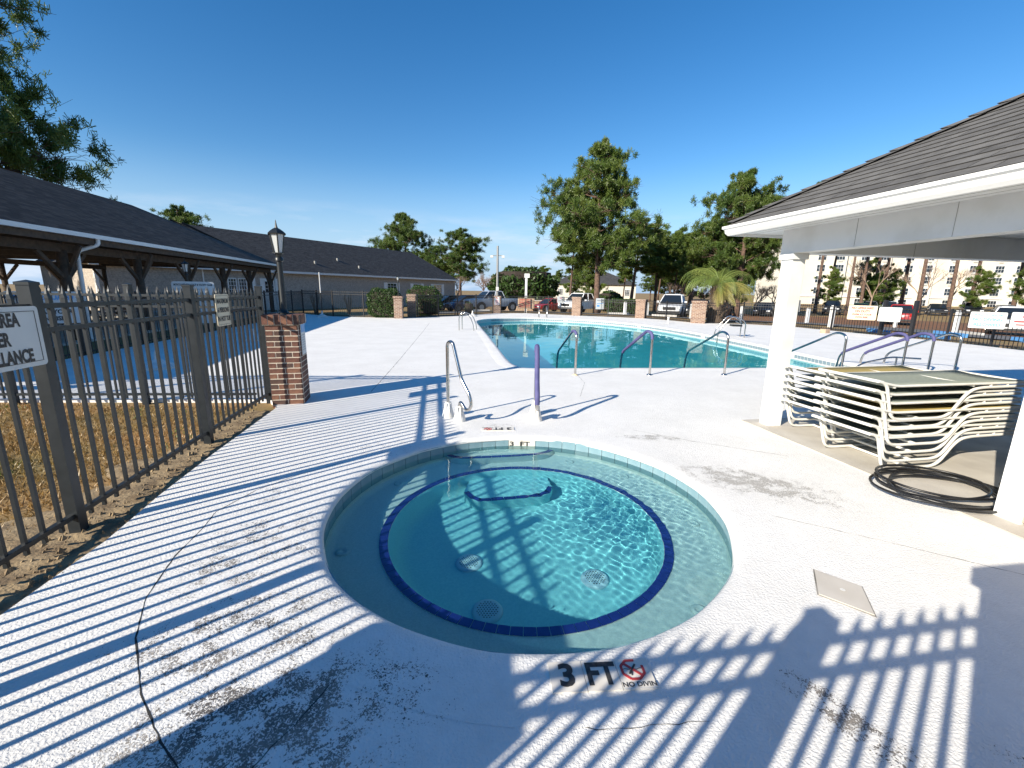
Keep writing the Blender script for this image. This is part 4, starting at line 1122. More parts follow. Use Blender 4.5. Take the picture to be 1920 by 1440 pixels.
def lstack(origin, n, group, nm, yellow, pitch=.083):
    global lp_used
    for k in range(n):
        o = lp if not lp_used else copy_tree(lp); lp_used = True
        p = Vector(origin) + E1 * rgl.uniform(-.015, .015) + E2 * rgl.uniform(-.008, .008) + Vector((0, 0, .016 + k * pitch)) + E1 * (-.004 * k)
        o.location = p; o.rotation_euler = (0, 0, R(10.5 + rgl.uniform(-.5, .5)))
        pos = ['bottom', 'second from the bottom', 'third from the bottom', 'fourth from the bottom', 'fifth from the bottom', 'sixth from the bottom', 'seventh from the bottom'][k]
        if k == n - 1: pos = 'topmost'
        if k in yellow:
            for ch in o.children:
                if ch.name.startswith('sling'): ch.data = slingy
        o['label'] = f'lounger with {"mustard" if k in yellow else "grey green"} sling, {pos} of the {nm}'.replace('from the bottom', 'from bottom')
        o['group'] = group; o['category'] = 'sun lounger'
lp_used = False
sg = [c for c in lp.children if c.name.startswith('sling')][0].data
slingy = sg.copy(); slingy.materials[0] = M['strapy']
lstack((3.32, 3.85, 0), 7, 'loungers stacked beside the room wall', 'stack beside the hose', {3})
lstack((3.43, 4.62, 0), 6, 'loungers stacked beside the white column', 'stack beside the white column', {5})

# ---- hose
hp = []; rgh = random.Random(2); turns = 6
for i in range(turns * 40):
    a = i / 40 * 2 * math.pi; tt = i / (turns * 40)
    r = .40 + .07 * math.sin(2.3 * a / 2 + 1) * .6 + .035 * math.sin(a * .37)
    hp.append((3.70 + (r + .03) * math.cos(a) + .05 * math.sin(a * .21), 3.50 + r * .86 * math.sin(a) + .05 * math.cos(a * .17), .026 + .013 * (i // 40) * .8 + .008 * math.sin(a * 1.7)))
hp += [(4.35, 3.6, .04), (4.7, 3.45, .03)]
hs = MB().tube(hp, .0105, 8).build('garden_hose', M['hose'], smooth=True)
tag(hs, 'coiled black rubber hose lying on the shelter slab', 'hose')

# ================================================================== PAVILION BEHIND THE KIDS DECK
pv = thing('pavilion', 'open timber pavilion with dark shingled hip roof behind the kids deck', 'pavilion', (-15.73, 30.22, 0), R(10.5))
PWD, PLN, PE, PR = 10.6, 27.0, 3.10, 5.72
rf = MB(); hw2 = PWD / 2
V_ = [(0, 0, PE), (0, -PLN, PE), (-hw2, -PLN + hw2, PR), (-hw2, -hw2, PR), (-PWD, 0, PE), (-PWD, -PLN, PE)]
rf.add(V_, [(0, 3, 2, 1), (4, 3, 0), (4, 5, 2, 3), (1, 2, 5)]); pr = rf.build('roof', M['roofpav'], pv); planar_uv(pr)
rf = MB(); rf.add([(x, y, z - .12) for x, y, z in V_], [(1, 2, 3, 0), (0, 3, 4), (3, 2, 5, 4), (5, 2, 1)]); rf.build('roof_boarding', M['wooddark'], pv)
for (x0, y0), (x1, y1) in (((.06, -PLN), (.06, .06)), ((.06, .06), (-PWD, .06))):
    b = MB(); d = Vector((x1 - x0, y1 - y0, 0)).normalized(); o_ = Vector((-d.y, d.x, 0)) * -1
    b.bar((x0, y0, PE - .055), (x1, y1, PE - .055), .12, .12); b.build('gutter', M['gutter'], pv)
MB().box(-.02, .0, -PLN, -.02, PE - .3, PE - .118).build('fascia', M['wood'], pv)
MB().box(-PWD, -.02, -.02, .0, PE - .3, PE - .118).build('fascia', M['wood'], pv)
MB().box(-PWD + .2, -.2, -PLN, -.2, -.3, .0).build('floor_slab', M['slab'], pv)
for ra in (-.55, -PWD + .55):
    MB().box(ra - .07, ra + .07, -PLN, -.4, PE - .55, PE - .31).build('beam', M['wood'], pv)
    for k in range(9):
        bb = -.55 - 3.36 * k
        if bb < -PLN: continue
        MB().tube([(ra, bb, -.3), (ra, bb, PE - .5)], .13 if ra > -2 else .11, 10).build('post', M['wood'], pv, True)
        for s_ in (-1, 1):
            if bb + s_ * .8 > -.3: continue
            MB().bar((ra, bb, 1.75), (ra, bb + s_ * .85, PE - .55), .09, .11).build('brace', M['wood'], pv)
        MB().bar((ra, bb, 1.75), (ra + (.5 if ra > -2 else -.0), bb, PE - .35), .09, .09).build('brace', M['wood'], pv) if ra > -2 else None
for k in range(9):
    bb = -.55 - 3.36 * k; MB().box(-PWD + .5, -.5, bb - .05, bb + .05, PE - .32, PE - .1).build('tie_beam', M['wooddark'], pv)
for k in range(20):
    bb = -1.2 - 1.3 * k; MB().bar((-.05, bb, PE - .16), (-hw2 + .3, bb, PR - .3), .045, .12).build('rafter', M['wooddark'], pv)
smooth_auto(MB().tube(fillet([(.05, -16.75, PE - .1), (.05, -16.75, PE - .28), (-.35, -17.05, PE - .5), (-.38, -17.08, .0)], .12), .055, 10).build('downspout', M['gutter'], pv), 50)
smooth_auto(MB().tube(fillet([(.05, -.25, PE - .1), (.05, -.25, PE - .28), (-.3, -.35, PE - .5), (-.3, -.35, -.3)], .12), .045, 10).build('downspout', M['gutter'], pv), 50)
# picnic tables in its shade
for k, (a_, b_) in enumerate(((-4.5, -19), (-6.0, -14.5), (-4.5, -10.0), (-6.0, -5.5))):
    c = pv.matrix_basis
    w_ = Vector((-15.73, 30.22, 0)) + E1 * a_ + E2 * b_
    t = thing('picnic_table', 'dark timber picnic table in the shade of the pavilion', 'picnic table', tuple(w_), R(10.5), 'picnic tables under the pavilion')
    MB().box(-.4, .4, -.9, .9, .72, .77).build('table_top', M['wood'], t)
    for s_ in (-1, 1):
        MB().box(s_ * .72 - .14, s_ * .72 + .14, -.9, .9, .43, .47).build('bench', M['wood'], t)
        MB().bar((-.6, s_ * .65, 0), (.35, s_ * .65, .72), .08, .06).build('leg', M['wood'], t); MB().bar((.6, s_ * .65 + .07, 0), (-.35, s_ * .65 + .07, .72), .08, .06).build('leg', M['wood'], t)

# ================================================================== LONG TAN BUILDING
BA = math.atan2(43.4, 22.04)
cb = thing('club_building', 'long tan single storey building with dark hip roof and shuttered windows', 'building', (-31.46, 33.2, 0), BA)
LN, DP = 48.7, 11.0
w = MB().box(0.5, LN - .5, .5, DP - .5, -1.0, 3.22).build('wall', M['siding'], cb); planar_uv(w)
EZ, RZ = 3.30, 7.5
V_ = [(0, 0, EZ), (LN, 0, EZ), (LN - 5.5, DP / 2, RZ), (5.5, DP / 2, RZ), (0, DP, EZ), (LN, DP, EZ)]
rf = MB().add(V_, [(0, 1, 2, 3), (1, 5, 2), (5, 4, 3, 2), (4, 0, 3)]).build('roof', M['roofclub'], cb); planar_uv(rf)
MB().box(0, LN, 0, DP, EZ - .05, EZ - .004).build('soffit', M['trim'], cb)
MB().box(-.03, LN + .03, -.05, -.005, EZ - .2, EZ + .02).build('fascia', M['gutter'], cb)
MB().box(LN + .002, LN + .04, -.005, DP, EZ - .2, EZ + .02).build('fascia', M['gutter'], cb)
for x in (.5, LN - .5): MB().box(x - .1, x + .1, .45, .65, -1, 3.2).build('corner_board', M['trim'], cb)
MB().box(8.0, 8.1, .42, .497, -1, 3.2).build('downspout', M['gutter'], cb)
for x, z in ((25, 5.0), (21, 4.4), (27.5, 4.2)):
    y = (z - EZ) / (RZ - EZ) * 5.5; MB().cbox(x, y, z - .2, z + .3, .18, .18).build('roof_vent', M['pole'], rf)
def window(par, x, z0, z1, w_, y, shut=True, mull=2):
    f = MB(); e = .09
    for x0, x1, a0, a1 in ((x - w_ / 2, x + w_ / 2, z1 - e, z1), (x - w_ / 2, x + w_ / 2, z0, z0 + e), (x - w_ / 2, x - w_ / 2 + e, z0 + e, z1 - e), (x + w_ / 2 - e, x + w_ / 2, z0 + e, z1 - e)): f.box(x0, x1, y - .06, y - .002, a0, a1)
    fo = f.build('window', M['trim'], par)
    MB().box(x - w_ / 2 + e, x + w_ / 2 - e, y - .03, y - .006, z0 + e, z1 - e).build('pane', M['glass'], fo)
    k = MB()
    for i in range(1, mull + 1): q = x - w_ / 2 + w_ * i / (mull + 1); k.box(q - .02, q + .02, y - .045, y - .031, z0 + e, z1 - e)
    for i in range(1, 4): q = z0 + (z1 - z0) * i / 4; k.box(x - w_ / 2 + e, x + w_ / 2 - e, y - .0447, y - .0312, q - .02, q + .02)
    k.build('glazing_bars', M['trim'], fo)
    if shut:
        for s_ in (-1, 1):
            xx = x + s_ * (w_ / 2 + .33); MB().box(xx - .28, xx + .28, y - .05, y - .003, z0 - .05, z1 + .05).build('shutter', M['trim'], par)
window(cb, 43.3, .75, 2.45, 2.2, .5); window(cb, 38.2, .75, 2.45, 1.9, .5); window(cb, 32.7, .75, 2.45, 1.9, .5)
window(cb, 10.6, 1.0, 2.45, .85, .5, False); window(cb, 11.6, 1.0, 2.45, .85, .5, False)
MB().box(12.2, 12.9, .44, .498, .95, 2.5).build('shutter', M['trim'], cb)
dr = MB().box(13.4, 15.3, .44, .498, -.7, 2.5).build('door', M['trim'], cb)
MB().box(13.9, 14.8, .425, .438, 1.1, 2.2).build('pane', M['glass'], dr)
k = MB()
for i in (1, 2): k.box(13.9 + .3 * i - .02, 13.9 + .3 * i + .02, .415, .424, 1.1, 2.2)
for i in (1, 2): k.box(13.9, 14.8, .4152, .4242, 1.1 + .367 * i - .02, 1.1 + .367 * i + .02)
k.build('glazing_bars', M['trim'], dr)
for x in (18, 24, 28): MB().cbox(x, .46, .3, .45, .25, .06).build('wall_vent', M['pole'], cb)

# house beyond the pavilion and a pale building beyond the car park
def simple_house(name, label, loc, rz, w_, d_, h_, rise, wm, rm, nwin):
    t = thing(name, label, 'building', loc, rz)
    o = MB().box(0, w_, 0, d_, -1.2, h_).build('wall', wm, t); planar_uv(o)
    b = MB().add([(-.4, -.4, h_), (w_ + .4, -.4, h_), (w_ + .4, d_ + .4, h_), (-.4, d_ + .4, h_), (d_ / 2, d_ / 2, h_ + rise), (w_ - d_ / 2, d_ / 2, h_ + rise)], [(0, 1, 5, 4), (1, 2, 5), (2, 3, 4, 5), (3, 0, 4), (3, 2, 1, 0)]).build('roof', rm, t); planar_uv(b)
    for i in range(nwin): window(t, w_ * (i + .5) / nwin, .9, 2.2, 1.1, 0, False)
simple_house('neighbour_house', 'grey house glimpsed through the pavilion', (-62, 26, 0), R(60), 16, 9, 3.0, 3.4, M['siding'], M['roofclub'], 4)
simple_house('pale_building', 'low white building with grey roof behind the pickup truck', (8, 92, 0), R(-4), 17, 10, 3.1, 2.6, M['aptpale'], M['roofclub'], 5)
t = thing('brick_sign_wall', 'low tan brick wall beyond the parked cars', 'wall', (-1, 52, -.5), R(4)); MB().box(0, 4.5, 0, .5, -.3, 1.0).build('panel', M['signwood'], t); MB().box(-.1, 4.6, -.05, .55, 1.0, 1.1).build('coping', M['kerb'], t)

# ================================================================== APARTMENT BLOCK
ap = thing('apartment_block', 'large cream apartment block with rows of white windows beyond the pines', 'building', (75, 126, -1.6), R(-7))
MB().box(0, 92, 0, 16, -2, 22.6).build('wall', M['aptwall'], ap)
for i in range(9):
    x = 1.5 + i * 11; MB().box(x, x + 3.6, -.9, -.002, -2, 22.9).build('bay', M['aptpale'], ap)
for i in range(10): MB().box(-.3, 92.3, -.25, -.003, 2.9 + .0, 3.15).build('string_course', M['trim'], ap) if i == 0 else None
wf = MB(); e = .12; wf.box(-1.15, 1.15, -.10, 0, -.92, .92)
wp = MB()
for c in (-.70, .0, .70): wp.box(c - .31, c + .31, -.125, -.101, -.84, -.05); wp.box(c - .31, c + .31, -.125, -.101, .03, .84)
ac = MB(); ac.box(-.5, .5, -.22, 0, -1.35, -.95)
wfm, wpm, acm = wf.mesh('window', M['trim']), wp.mesh('pane', M['glass']), ac.mesh('air_conditioner', M['kerb'])
for fl in range(7):
    for i in range(9):
        for xo, yo in ((3.3, -.905), (8.6, -.005)):
            x = 1.5 + i * 11 - 1.5 + xo + (1.5 if xo > 5 else 0)
            if x > 62: continue
            o = obj('window', wfm, ap, (x, yo, 1.6 + fl * 3.02)); obj('pane', wpm, o); obj('air_conditioner', acm, o)

APT = []
# ================================================================== TREES
def tufts_mesh(name, C, rng, ln, wd_, k, m, up=.35):
    """C: tuft centres; k thin needle sprays each"""
    n = len(C); base = np.repeat(C, k, 0)
    d = rng.normal(size=(n * k, 3)); d[:, 2] += up; d /= np.linalg.norm(d, axis=1)[:, None]
    s_ = np.cross(d, rng.normal(size=(n * k, 3))); s_ /= np.linalg.norm(s_, axis=1)[:, None]
    l = ln * rng.uniform(.6, 1.25, (n * k, 1)); base = base + rng.normal(size=base.shape) * ln * .18
    V = np.stack([base - s_ * wd_ * .5, base + s_ * wd_ * .5, base + d * l + s_ * wd_ * .9, base + d * l - s_ * wd_ * .9], 1).reshape(-1, 3)
    N4 = n * k; me = bpy.data.meshes.new(name); me.vertices.add(4 * N4); me.loops.add(4 * N4); me.polygons.add(N4)
    me.vertices.foreach_set('co', V.reshape(-1)); me.loops.foreach_set('vertex_index', np.arange(4 * N4)); me.polygons.foreach_set('loop_start', np.arange(0, 4 * N4, 4))
    me.materials.append(m); me.update(calc_edges=True); return me
def pine_meshes(seed, h, z0, rad, shape, nb, ntuft, ln, k, m, r0=.3, bend=.4, sparse=1.0):
    """trunk, limbs and needle crown of a pine of height h; shape(t) crown radius factor, t 0 bottom .. 1 top"""
    rng = np.random.default_rng(seed); rg = random.Random(seed)
    bx, by = rg.uniform(-bend, bend), rg.uniform(-bend, bend); nseg = 12
    def axis(z): t = z / h; return Vector((bx * math.sin(t * 2.6) * t, by * math.sin(t * 2.2) * t, z))
    tr = MB().tube([axis(h * .97 * i / nseg) for i in range(nseg + 1)], [r0 * (1 - .86 * (i / nseg) ** 1.15) + (.12 * r0 if i == 0 else 0) for i in range(nseg + 1)], 9).mesh('trunk', M['bark'], True)
    lb = MB(); C = []
    for i in range(nb):
        t = (i + rg.uniform(0, .9)) / nb; z = z0 + (h * .985 - z0) * t; a = rg.uniform(0, 6.283); R_ = rad * shape(t) * rg.uniform(.62, 1.12)
        s0 = axis(z * .985); tip = s0 + Vector((math.cos(a) * R_, math.sin(a) * R_, R_ * rg.uniform(-.05, .42)))
        mid = s0.lerp(tip, .5) + Vector((rg.uniform(-.1, .1) * R_, rg.uniform(-.1, .1) * R_, R_ * .08))
        lb.tube([s0, mid, tip], [r0 * .22 * (1.15 - t * .7), r0 * .15 * (1.1 - t * .6), .012], 5, False)
        nt_ = max(4, int(ntuft / nb * (R_ / rad) * 1.5 * sparse))
        for q in range(nt_):
            u = rg.uniform(.22, 1.05) ** .75; p = s0.lerp(mid, u * 2) if u < .5 else mid.lerp(tip, u * 2 - 1)
            sp = R_ * .26 * (.45 + u * .6)
            cg = lambda m0, sg: m0 + max(-1.7, min(1.7, rg.gauss(0, 1))) * sg
            v = p + Vector((cg(0, sp), cg(0, sp), cg(.06 * R_, sp * .42)))
            C.append(tuple(v))
            if q % 6 == 0: lb.tube([p, v], [.016, .007], 3, False)
    C = np.array(C)
    # clump: pull every tuft part of the way towards one of a set of clump centres
    cl = C[rng.choice(len(C), max(8, len(C) // 11), replace=False)]
    dist = ((C[:, None, :] - cl[None]) ** 2).sum(2); near = cl[dist.argmin(1)]; C = C + (near - C) * rng.uniform(.45, .85, (len(C), 1))
    return tr, lb.mesh('limbs', M['bark'], True), tufts_mesh('crown', C, rng, ln, ln * .075, k, m)
ov = lambda t: max(.12, math.sin(math.pi * min(1, (t * .78 + .17))) ** .8)
cone = lambda t: max(.1, 1.05 - t * .92) * (.72 + .28 * min(1, t * 5))
top = lambda t: max(.15, math.sin(math.pi * (t * .86 + .08)) ** .6)
PT = {
    'big': pine_meshes(1, 15.6, 3.9, 5.4, lambda t: max(.13, math.sin(math.pi * (t * .80 + .20)) ** .9) * (1.02 if t < .75 else .85), 74, 8200, .33, 18, M['needle'], .36, .5),
    'mid': pine_meshes(2, 14, 4.0, 4.0, ov, 52, 4600, .33, 16, M['needle2'], .27, .6),
    'broad': pine_meshes(3, 14.5, 2.6, 5.2, lambda t: max(.14, math.sin(math.pi * (t * .74 + .24)) ** .8), 68, 7600, .33, 17, M['needle2'], .33, .4),
    'slim': pine_meshes(4, 13, 5.5, 2.5, ov, 30, 2300, .33, 15, M['needle'], .18, .7),
    'tall': pine_meshes(5, 20, 12, 3.2, top, 32, 2600, .34, 15, M['needle2'], .26, .9),
    'near': pine_meshes(6, 17.5, 2.5, 7.6, lambda t: max(.15, math.sin(math.pi * (t * .72 + .24)) ** .75), 80, 11000, .36, 18, M['needle2'], .4, .5),
    'open': pine_meshes(7, 11, 1.6, 3.0, ov, 36, 2400, .33, 15, M['needle'], .2, .6, .9),
}
def tree(kind, x, y, ztop, label, group=None, rz=0, sxy=1.0, name='pine_tree'):
    h = dict(big=15.6, mid=14, broad=14.5, slim=13, tall=20, near=17.5, open=11)[kind]; z = ground_z(x, y) - .1; s_ = (ztop - z) / h
    t = thing(name, label, 'tree', (x, y, z), rz, group); t.scale = (s_ * sxy, s_ * sxy, s_)
    for nm, me in zip(('trunk', 'limbs', 'crown'), PT[kind]): obj(nm, me, t)
    return t
tree('big', 8.1, 43, 15.5, 'tall broad pine with two crowded trunks behind the white pickup truck', sxy=.82)
tree('slim', 6.0, 47, 9.6, 'leaning slim pine trunk beside the tallest broad pine', rz=1.2)
tree('broad', 24.6, 48.5, 14.5, 'dense dark broad pine behind the palm', rz=.6, sxy=.85)
tree('near', -31.6, 23.0, 19.4, 'dark pine overhanging the pavilion roof', rz=2.2, sxy=.78)
tree('tall', 41, 60, 16.4, 'pine crown peeping above the grey shelter roof')
tree('mid', -45, 60.5, 12.0, 'small pine crown showing above the pavilion roof')
tree('broad', -24.2, 101, 18.2, 'wide pine behind the ridge of the long tan building', rz=2, sxy=.9)
tree('mid', -10.8, 90, 13.6, 'tall dark pine beyond the right end of the long tan building', rz=.4, sxy=1.15)
tree('mid', -16.5, 97, 10.8, 'lower dark pine between the two pines behind the long tan building', rz=3.4, sxy=1.2)
tree('slim', 14.6, 55, 10.4, 'pine tucked behind the right flank of the tallest broad pine', rz=1.4, sxy=1.5)
wood = [('slim', 18.5, 58, 9.6), ('slim', 21.5, 66, 10.4), ('slim', 16.8, 68, 8.4), ('mid', 26, 74, 11), ('slim', 20.2, 50, 8.2), ('slim', 19.6, 61, 9.8), ('slim', 23.4, 65, 10.8), ('open', 29, 60, 11), ('mid', 33, 66, 13), ('open', 12, 66, 7.0), ('slim', 22.0, 55, 9), ('broad', 31, 78, 10), ('mid', 37, 76, 12), ('open', 26.5, 54, 7.5), ('slim', 27.8, 62, 12), ('open', 10.5, 78, 6.5)]
for i, (k, x, y, zt) in enumerate(wood):
    tree(k, x, y, zt, 'pine in the wood between the tallest pine and the apartment block', 'pines in the wood behind the car park', rz=i * 1.3)
tall = [(41.5, 55, 14), (45.5, 58, 15.6), (46.8, 66, 15.6), (51.5, 62, 17.5), (53, 58, 19), (56.5, 70, 21), (63, 72, 22), (61, 62, 20), (70, 68, 21), (66, 56, 20), (74.5, 64, 20), (69, 56, 18), (79, 70, 22)]
for i, (x, y, zt) in enumerate(tall):
    tree('tall', x, y, zt, 'tall bare trunked pine in front of the apartment block', 'tall pines before the apartment block', rz=i * 2.1)
for i, (x, y, zt) in enumerate([(44, 62, 5.5), (55, 66, 6.2), (49, 60, 4.8), (72, 62, 6.5), (60, 58, 5.5), (80, 66, 8), (58, 72, 8), (77, 60, 9)]):
    tree('open', x, y, zt, 'young low pine among the tall trunks before the apartment block', 'young pines before the apartment block', rz=i * 1.7)
far = [(-1.5, 120, 6.6), (3.5, 135, 7.2), (8, 128, 8.8), (11, 118, 5.8), (14.5, 140, 8.2), (19, 130, 8.6), (23, 126, 7.0), (28, 140, 8), (-6, 140, 6), (34, 135, 8), (6, 110, 5), (16, 112, 5.4), (40, 130, 9), (47, 138, 10), (-2.5, 108, 5)]
for i, (x, y, zt) in enumerate(far):
    tree(('mid', 'open', 'slim')[i % 3], x, y, zt, 'distant pine on the skyline beyond the car park', 'distant pines on the skyline', rz=i * .9, sxy=1.3)
for i, (x, y, zt, k) in enumerate([(-55, 40, 8, 'open'), (-48, 18, 7, 'open'), (-62, 16, 9, 'mid'), (-52, 10, 8, 'open'), (-40, 12, 6, 'open'), (-70, 30, 10, 'mid'), (-56, 25, 19, 'broad'), (-54, 33, 18, 'near'), (-61, 40, 20, 'broad')]):
    tree(k, x, y, zt, 'pine seen between the posts of the pavilion', 'pines behind the pavilion', rz=i)

for i, (x, y, h_) in enumerate([(46, 57, 9), (50, 64, 10), (56, 61, 9.5), (65, 66, 10), (73, 60, 9)]): APT.append((x, y, h_))
# broad evergreen shrubs
def leafball(seed, n, rx, ry, rz_, size, m, boxy=2.0):
    rng = np.random.default_rng(seed); d = rng.normal(size=(n, 3)); d /= np.linalg.norm(d, axis=1)[:, None]
    nrm_ = (np.abs(d) ** boxy).sum(1) ** (1 / boxy); d = d / nrm_[:, None]
    r = 1 - np.abs(rng.normal(0, .10, (n, 1))); lump = 1 + .06 * np.sin(d[:, :1] * 9 + seed) * np.cos(d[:, 1:2] * 7) + .05 * np.sin(d[:, 2:] * 11 + d[:, :1] * 5)
    C = d * r * lump * np.array([rx, ry, rz_]); C[:, 2] += rz_
    a = rng.normal(size=(n, 3)); a /= np.linalg.norm(a, axis=1)[:, None]; b = np.cross(a, rng.normal(size=(n, 3))); b /= np.linalg.norm(b, axis=1)[:, None]
    s_ = size * rng.uniform(.6, 1.3, (n, 1)); V = np.stack([C - a * s_, C - b * s_ * .45, C + a * s_, C + b * s_ * .45], 1).reshape(-1, 3)
    me = bpy.data.meshes.new('foliage'); me.vertices.add(4 * n); me.loops.add(4 * n); me.polygons.add(n)
    me.vertices.foreach_set('co', V.reshape(-1)); me.loops.foreach_set('vertex_index', np.arange(4 * n)); me.polygons.foreach_set('loop_start', np.arange(0, 4 * n, 4))
    me.materials.append(m); me.update(calc_edges=True); return me
def shrub(x, y, rx, ry, h, label, n, size, name='hedge', cat='hedge', boxy=3.5, seed=1, rz=0, group=None, m='leaf'):
    t = thing(name, label, cat, (x, y, ground_z(x, y) if math.hypot(x - 1, y - 13) > 8 else 0), rz, group)
    obj('foliage', leafball(seed, n, rx, ry, h / 2, size, M[m], boxy), t)
    b = MB()
    for k in range(5):
        a = k * 1.256; b.tube([(.1 * math.cos(a) * rx, .1 * math.sin(a) * ry, -.05), (.5 * math.cos(a) * rx, .5 * math.sin(a) * ry, h * .7)], [.04, .015], 5)
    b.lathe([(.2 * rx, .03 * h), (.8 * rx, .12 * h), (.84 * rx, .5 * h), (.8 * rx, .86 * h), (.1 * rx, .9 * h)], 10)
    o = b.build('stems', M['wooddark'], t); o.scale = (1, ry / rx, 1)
shrub(-7.5, 25.75, .98, .5, 1.72, 'dense dark green clipped hedge beside the pale brick pillar', 9000, .05, seed=2)
shrub(-5.75, 28.6, 1.15, .6, 1.95, 'rounded hedge with sunlit top behind the brick pillars', 8000, .05, seed=3, boxy=2.6)
shrub(10.6, 42.5, 1.5, .8, 1.5, 'low clipped hedge beside the rear of the white pickup truck', 4000, .08, seed=4, boxy=4)
shrub(1.5, 68, 5.2, 3.5, 6.0, 'dark round evergreen tree behind the light pole', 6000, .3, 'evergreen_tree', 'tree', 2.1, seed=5)
shrub(12.2, 56, 1.6, 1.3, 2.6, 'dark round shrub at the foot of the pines', 2500, .16, 'shrub', 'shrub', 2, seed=6)
shrub(4.2, 74, 2.5, 2.0, 3.4, 'yellow green shrub behind the white sign post', 2600, .22, 'shrub', 'shrub', 2, seed=7, m='frond')
shrub(-3.1, 30.9, .35, .3, .9, 'thin low shrub by the fence near the signed pillar', 260, .05, 'shrub', 'shrub', 2, seed=8)

# bare trees
def bare_tree(x, y, h, label, seed, m, spread=.9, depth=6, r0=.13, group=None, name='bare_tree'):
    rg = random.Random(seed); b = MB(); tw = MB()
    def grow(p, d, l, r, n):
        q = p + d * l; (b if n > 3 else tw).tube([p, p.lerp(q, .5) + Vector((rg.uniform(-.05, .05), rg.uniform(-.05, .05), 0)) * l, q], [r, r * .85, r * .66], 4 if n < 4 else 6, False)
        if n == 0: return
        for _ in range(3 if n > 1 else 2):
            e = (d + Vector((rg.gauss(0, .5), rg.gauss(0, .5), rg.gauss(.12, .28))) * spread).normalized(); grow(q, e, l * rg.uniform(.62, .84), r * .62, n - 1)
    grow(Vector((0, 0, 0)), Vector((.03, .02, 1)).normalized(), h * .24, r0, depth)
    t = thing(name, label, 'tree', (x, y, ground_z(x, y) - .05), 0, group)
    b.build('trunk', m, t, True); tag(tw.build('twigs', m, t, True), kind='stuff')
bare_tree(-4.1, 61, 5.6, 'bare leafless tree with pinkish twigs behind the silver pickup', 4, M['twig'])
bare_tree(-9.9, 79, 6.5, 'bare leafless tree against the dark pines by the tan building', 5, M['twig'])
for i, (x, y) in enumerate([(19, 52), (24.5, 57), (30, 55), (34, 58)]): bare_tree(x, y, 4.6, 'bare brown understorey tree in the pine wood', 20 + i, M['twig'], group='bare trees in the pine wood')
for i, (x, y, h_) in enumerate(APT): bare_tree(x, y, h_, 'bare slender tree among the pines before the apartment block', 60 + i, M['barkpale'], .75, 5, .12, 'bare trees before the apartment block')
def crepe(x, y, label, seed, group=None):
    rg = random.Random(seed); t = thing('crepe_myrtle', label, 'tree', (x, y, ground_z(x, y) - .05), 0, group)
    for k in range(5):
        a = k * 1.256 + rg.uniform(-.3, .3); b = MB(); e = Vector((.32 * math.cos(a), .32 * math.sin(a), 1.35 + rg.uniform(-.15, .2)))
        b.tube([(0.06 * math.cos(a), .06 * math.sin(a), 0), e * .5, e, e + Vector((0, 0, .08))], [.06, .05, .05, .075], 7); b.build('stem', M['barkpale'], t, True)
        tw = MB()
        for q in range(4): tw.tube([e + Vector((0, 0, .05)), e + Vector((rg.uniform(-.15, .15), rg.uniform(-.15, .15), rg.uniform(.15, .4)))], [.014, .006], 4)
        tw.build('twigs', M['barkpale'], t)
for i, (x, y) in enumerate([(-16.6, 37), (-13.6, 36.5), (-11.5, 37.5), (-21, 36)]): crepe(x, y, 'hard pruned pale crepe myrtle in front of the long tan building', 30 + i, 'pruned trees before the tan building')
bare_tree(-3.9, 29.6, 1.5, 'small bare shrub tree against the fence by the tan building corner', 41, M['twig'], depth=4, r0=.03)

# palm
pm = thing('palm_tree', 'pindo palm with arching yellow green fronds behind the fence', 'tree', (11.95, 25.95, -.05))
b = MB(); rg = random.Random(6); pr_ = [(.50, 0), (.47, .3), (.42, .8), (.38, 1.3), (.36, 1.75), (.30, 2.1), (.12, 2.3)]
b.lathe(pr_, 16); b.build('trunk', M['palmbark'], pm, True)
for k in range(70):
    z = rg.uniform(.25, 2.0); a = rg.uniform(0, 6.283); r = .47 - z * .055
    q = MB(); p0 = Vector((r * math.cos(a), r * math.sin(a), z)); q.bar(p0, p0 + Vector((.13 * math.cos(a), .13 * math.sin(a), .20)), .10, .03); q.build('leaf_base', M['palmbark'], pm)
def frond_mesh(L_, droop, seed, m):
    rg = random.Random(seed); b = MB(); n = 22; P = []
    ang = 0; p = Vector((0, 0, 0)); th = droop[0]
    for i in range(n + 1):
        P.append(p.copy()); th -= (droop[0] + droop[1]) / n * (1 + .9 * (i / n)) * .72; p = p + Vector((math.cos(th), 0, math.sin(th))) * (L_ / n)
    b.tube(P, [.022 * (1 - .85 * i / n) + .003 for i in range(n + 1)], 4)
    for i in range(2, n + 1):
        for sub in (0,):
            j = min(i, n - 1); t = (P[j + 1] - P[j]).normalized() if j < n else (P[n] - P[n - 1]).normalized(); o = P[i - 1].lerp(P[i], sub)
            f = i / n; l = .44 * math.sin(math.pi * min(1, .18 + f * .8)) ** .7 * rg.uniform(.85, 1.1)
            up = t.cross(Vector((0, 1, 0))) * -1
            for s_ in (-1, 1):
                d = (t * .75 + Vector((0, s_ * .75, 0)) + up * (.45)).normalized(); e = o + d * l + Vector((0, 0, -.10 * l)); m_ = o + d * l * .5 + Vector((0, 0, .03))
                w_ = t * .011
                b.add([o - w_, o + w_, m_ + w_ * 1.4, m_ - w_ * 1.4, e], [(0, 1, 2, 3), (3, 2, 4)])
    return b.mesh('frond', m)
fm = [frond_mesh(2.3, (R(68), R(80)), 1, M['frond']), frond_mesh(2.0, (R(48), R(85)), 2, M['frond']), frond_mesh(1.9, (R(25), R(85)), 3, M['frondold']), frond_mesh(1.9, (R(80), R(40)), 4, M['frond']), frond_mesh(1.5, (R(-5), R(75)), 5, M['frondold'])]
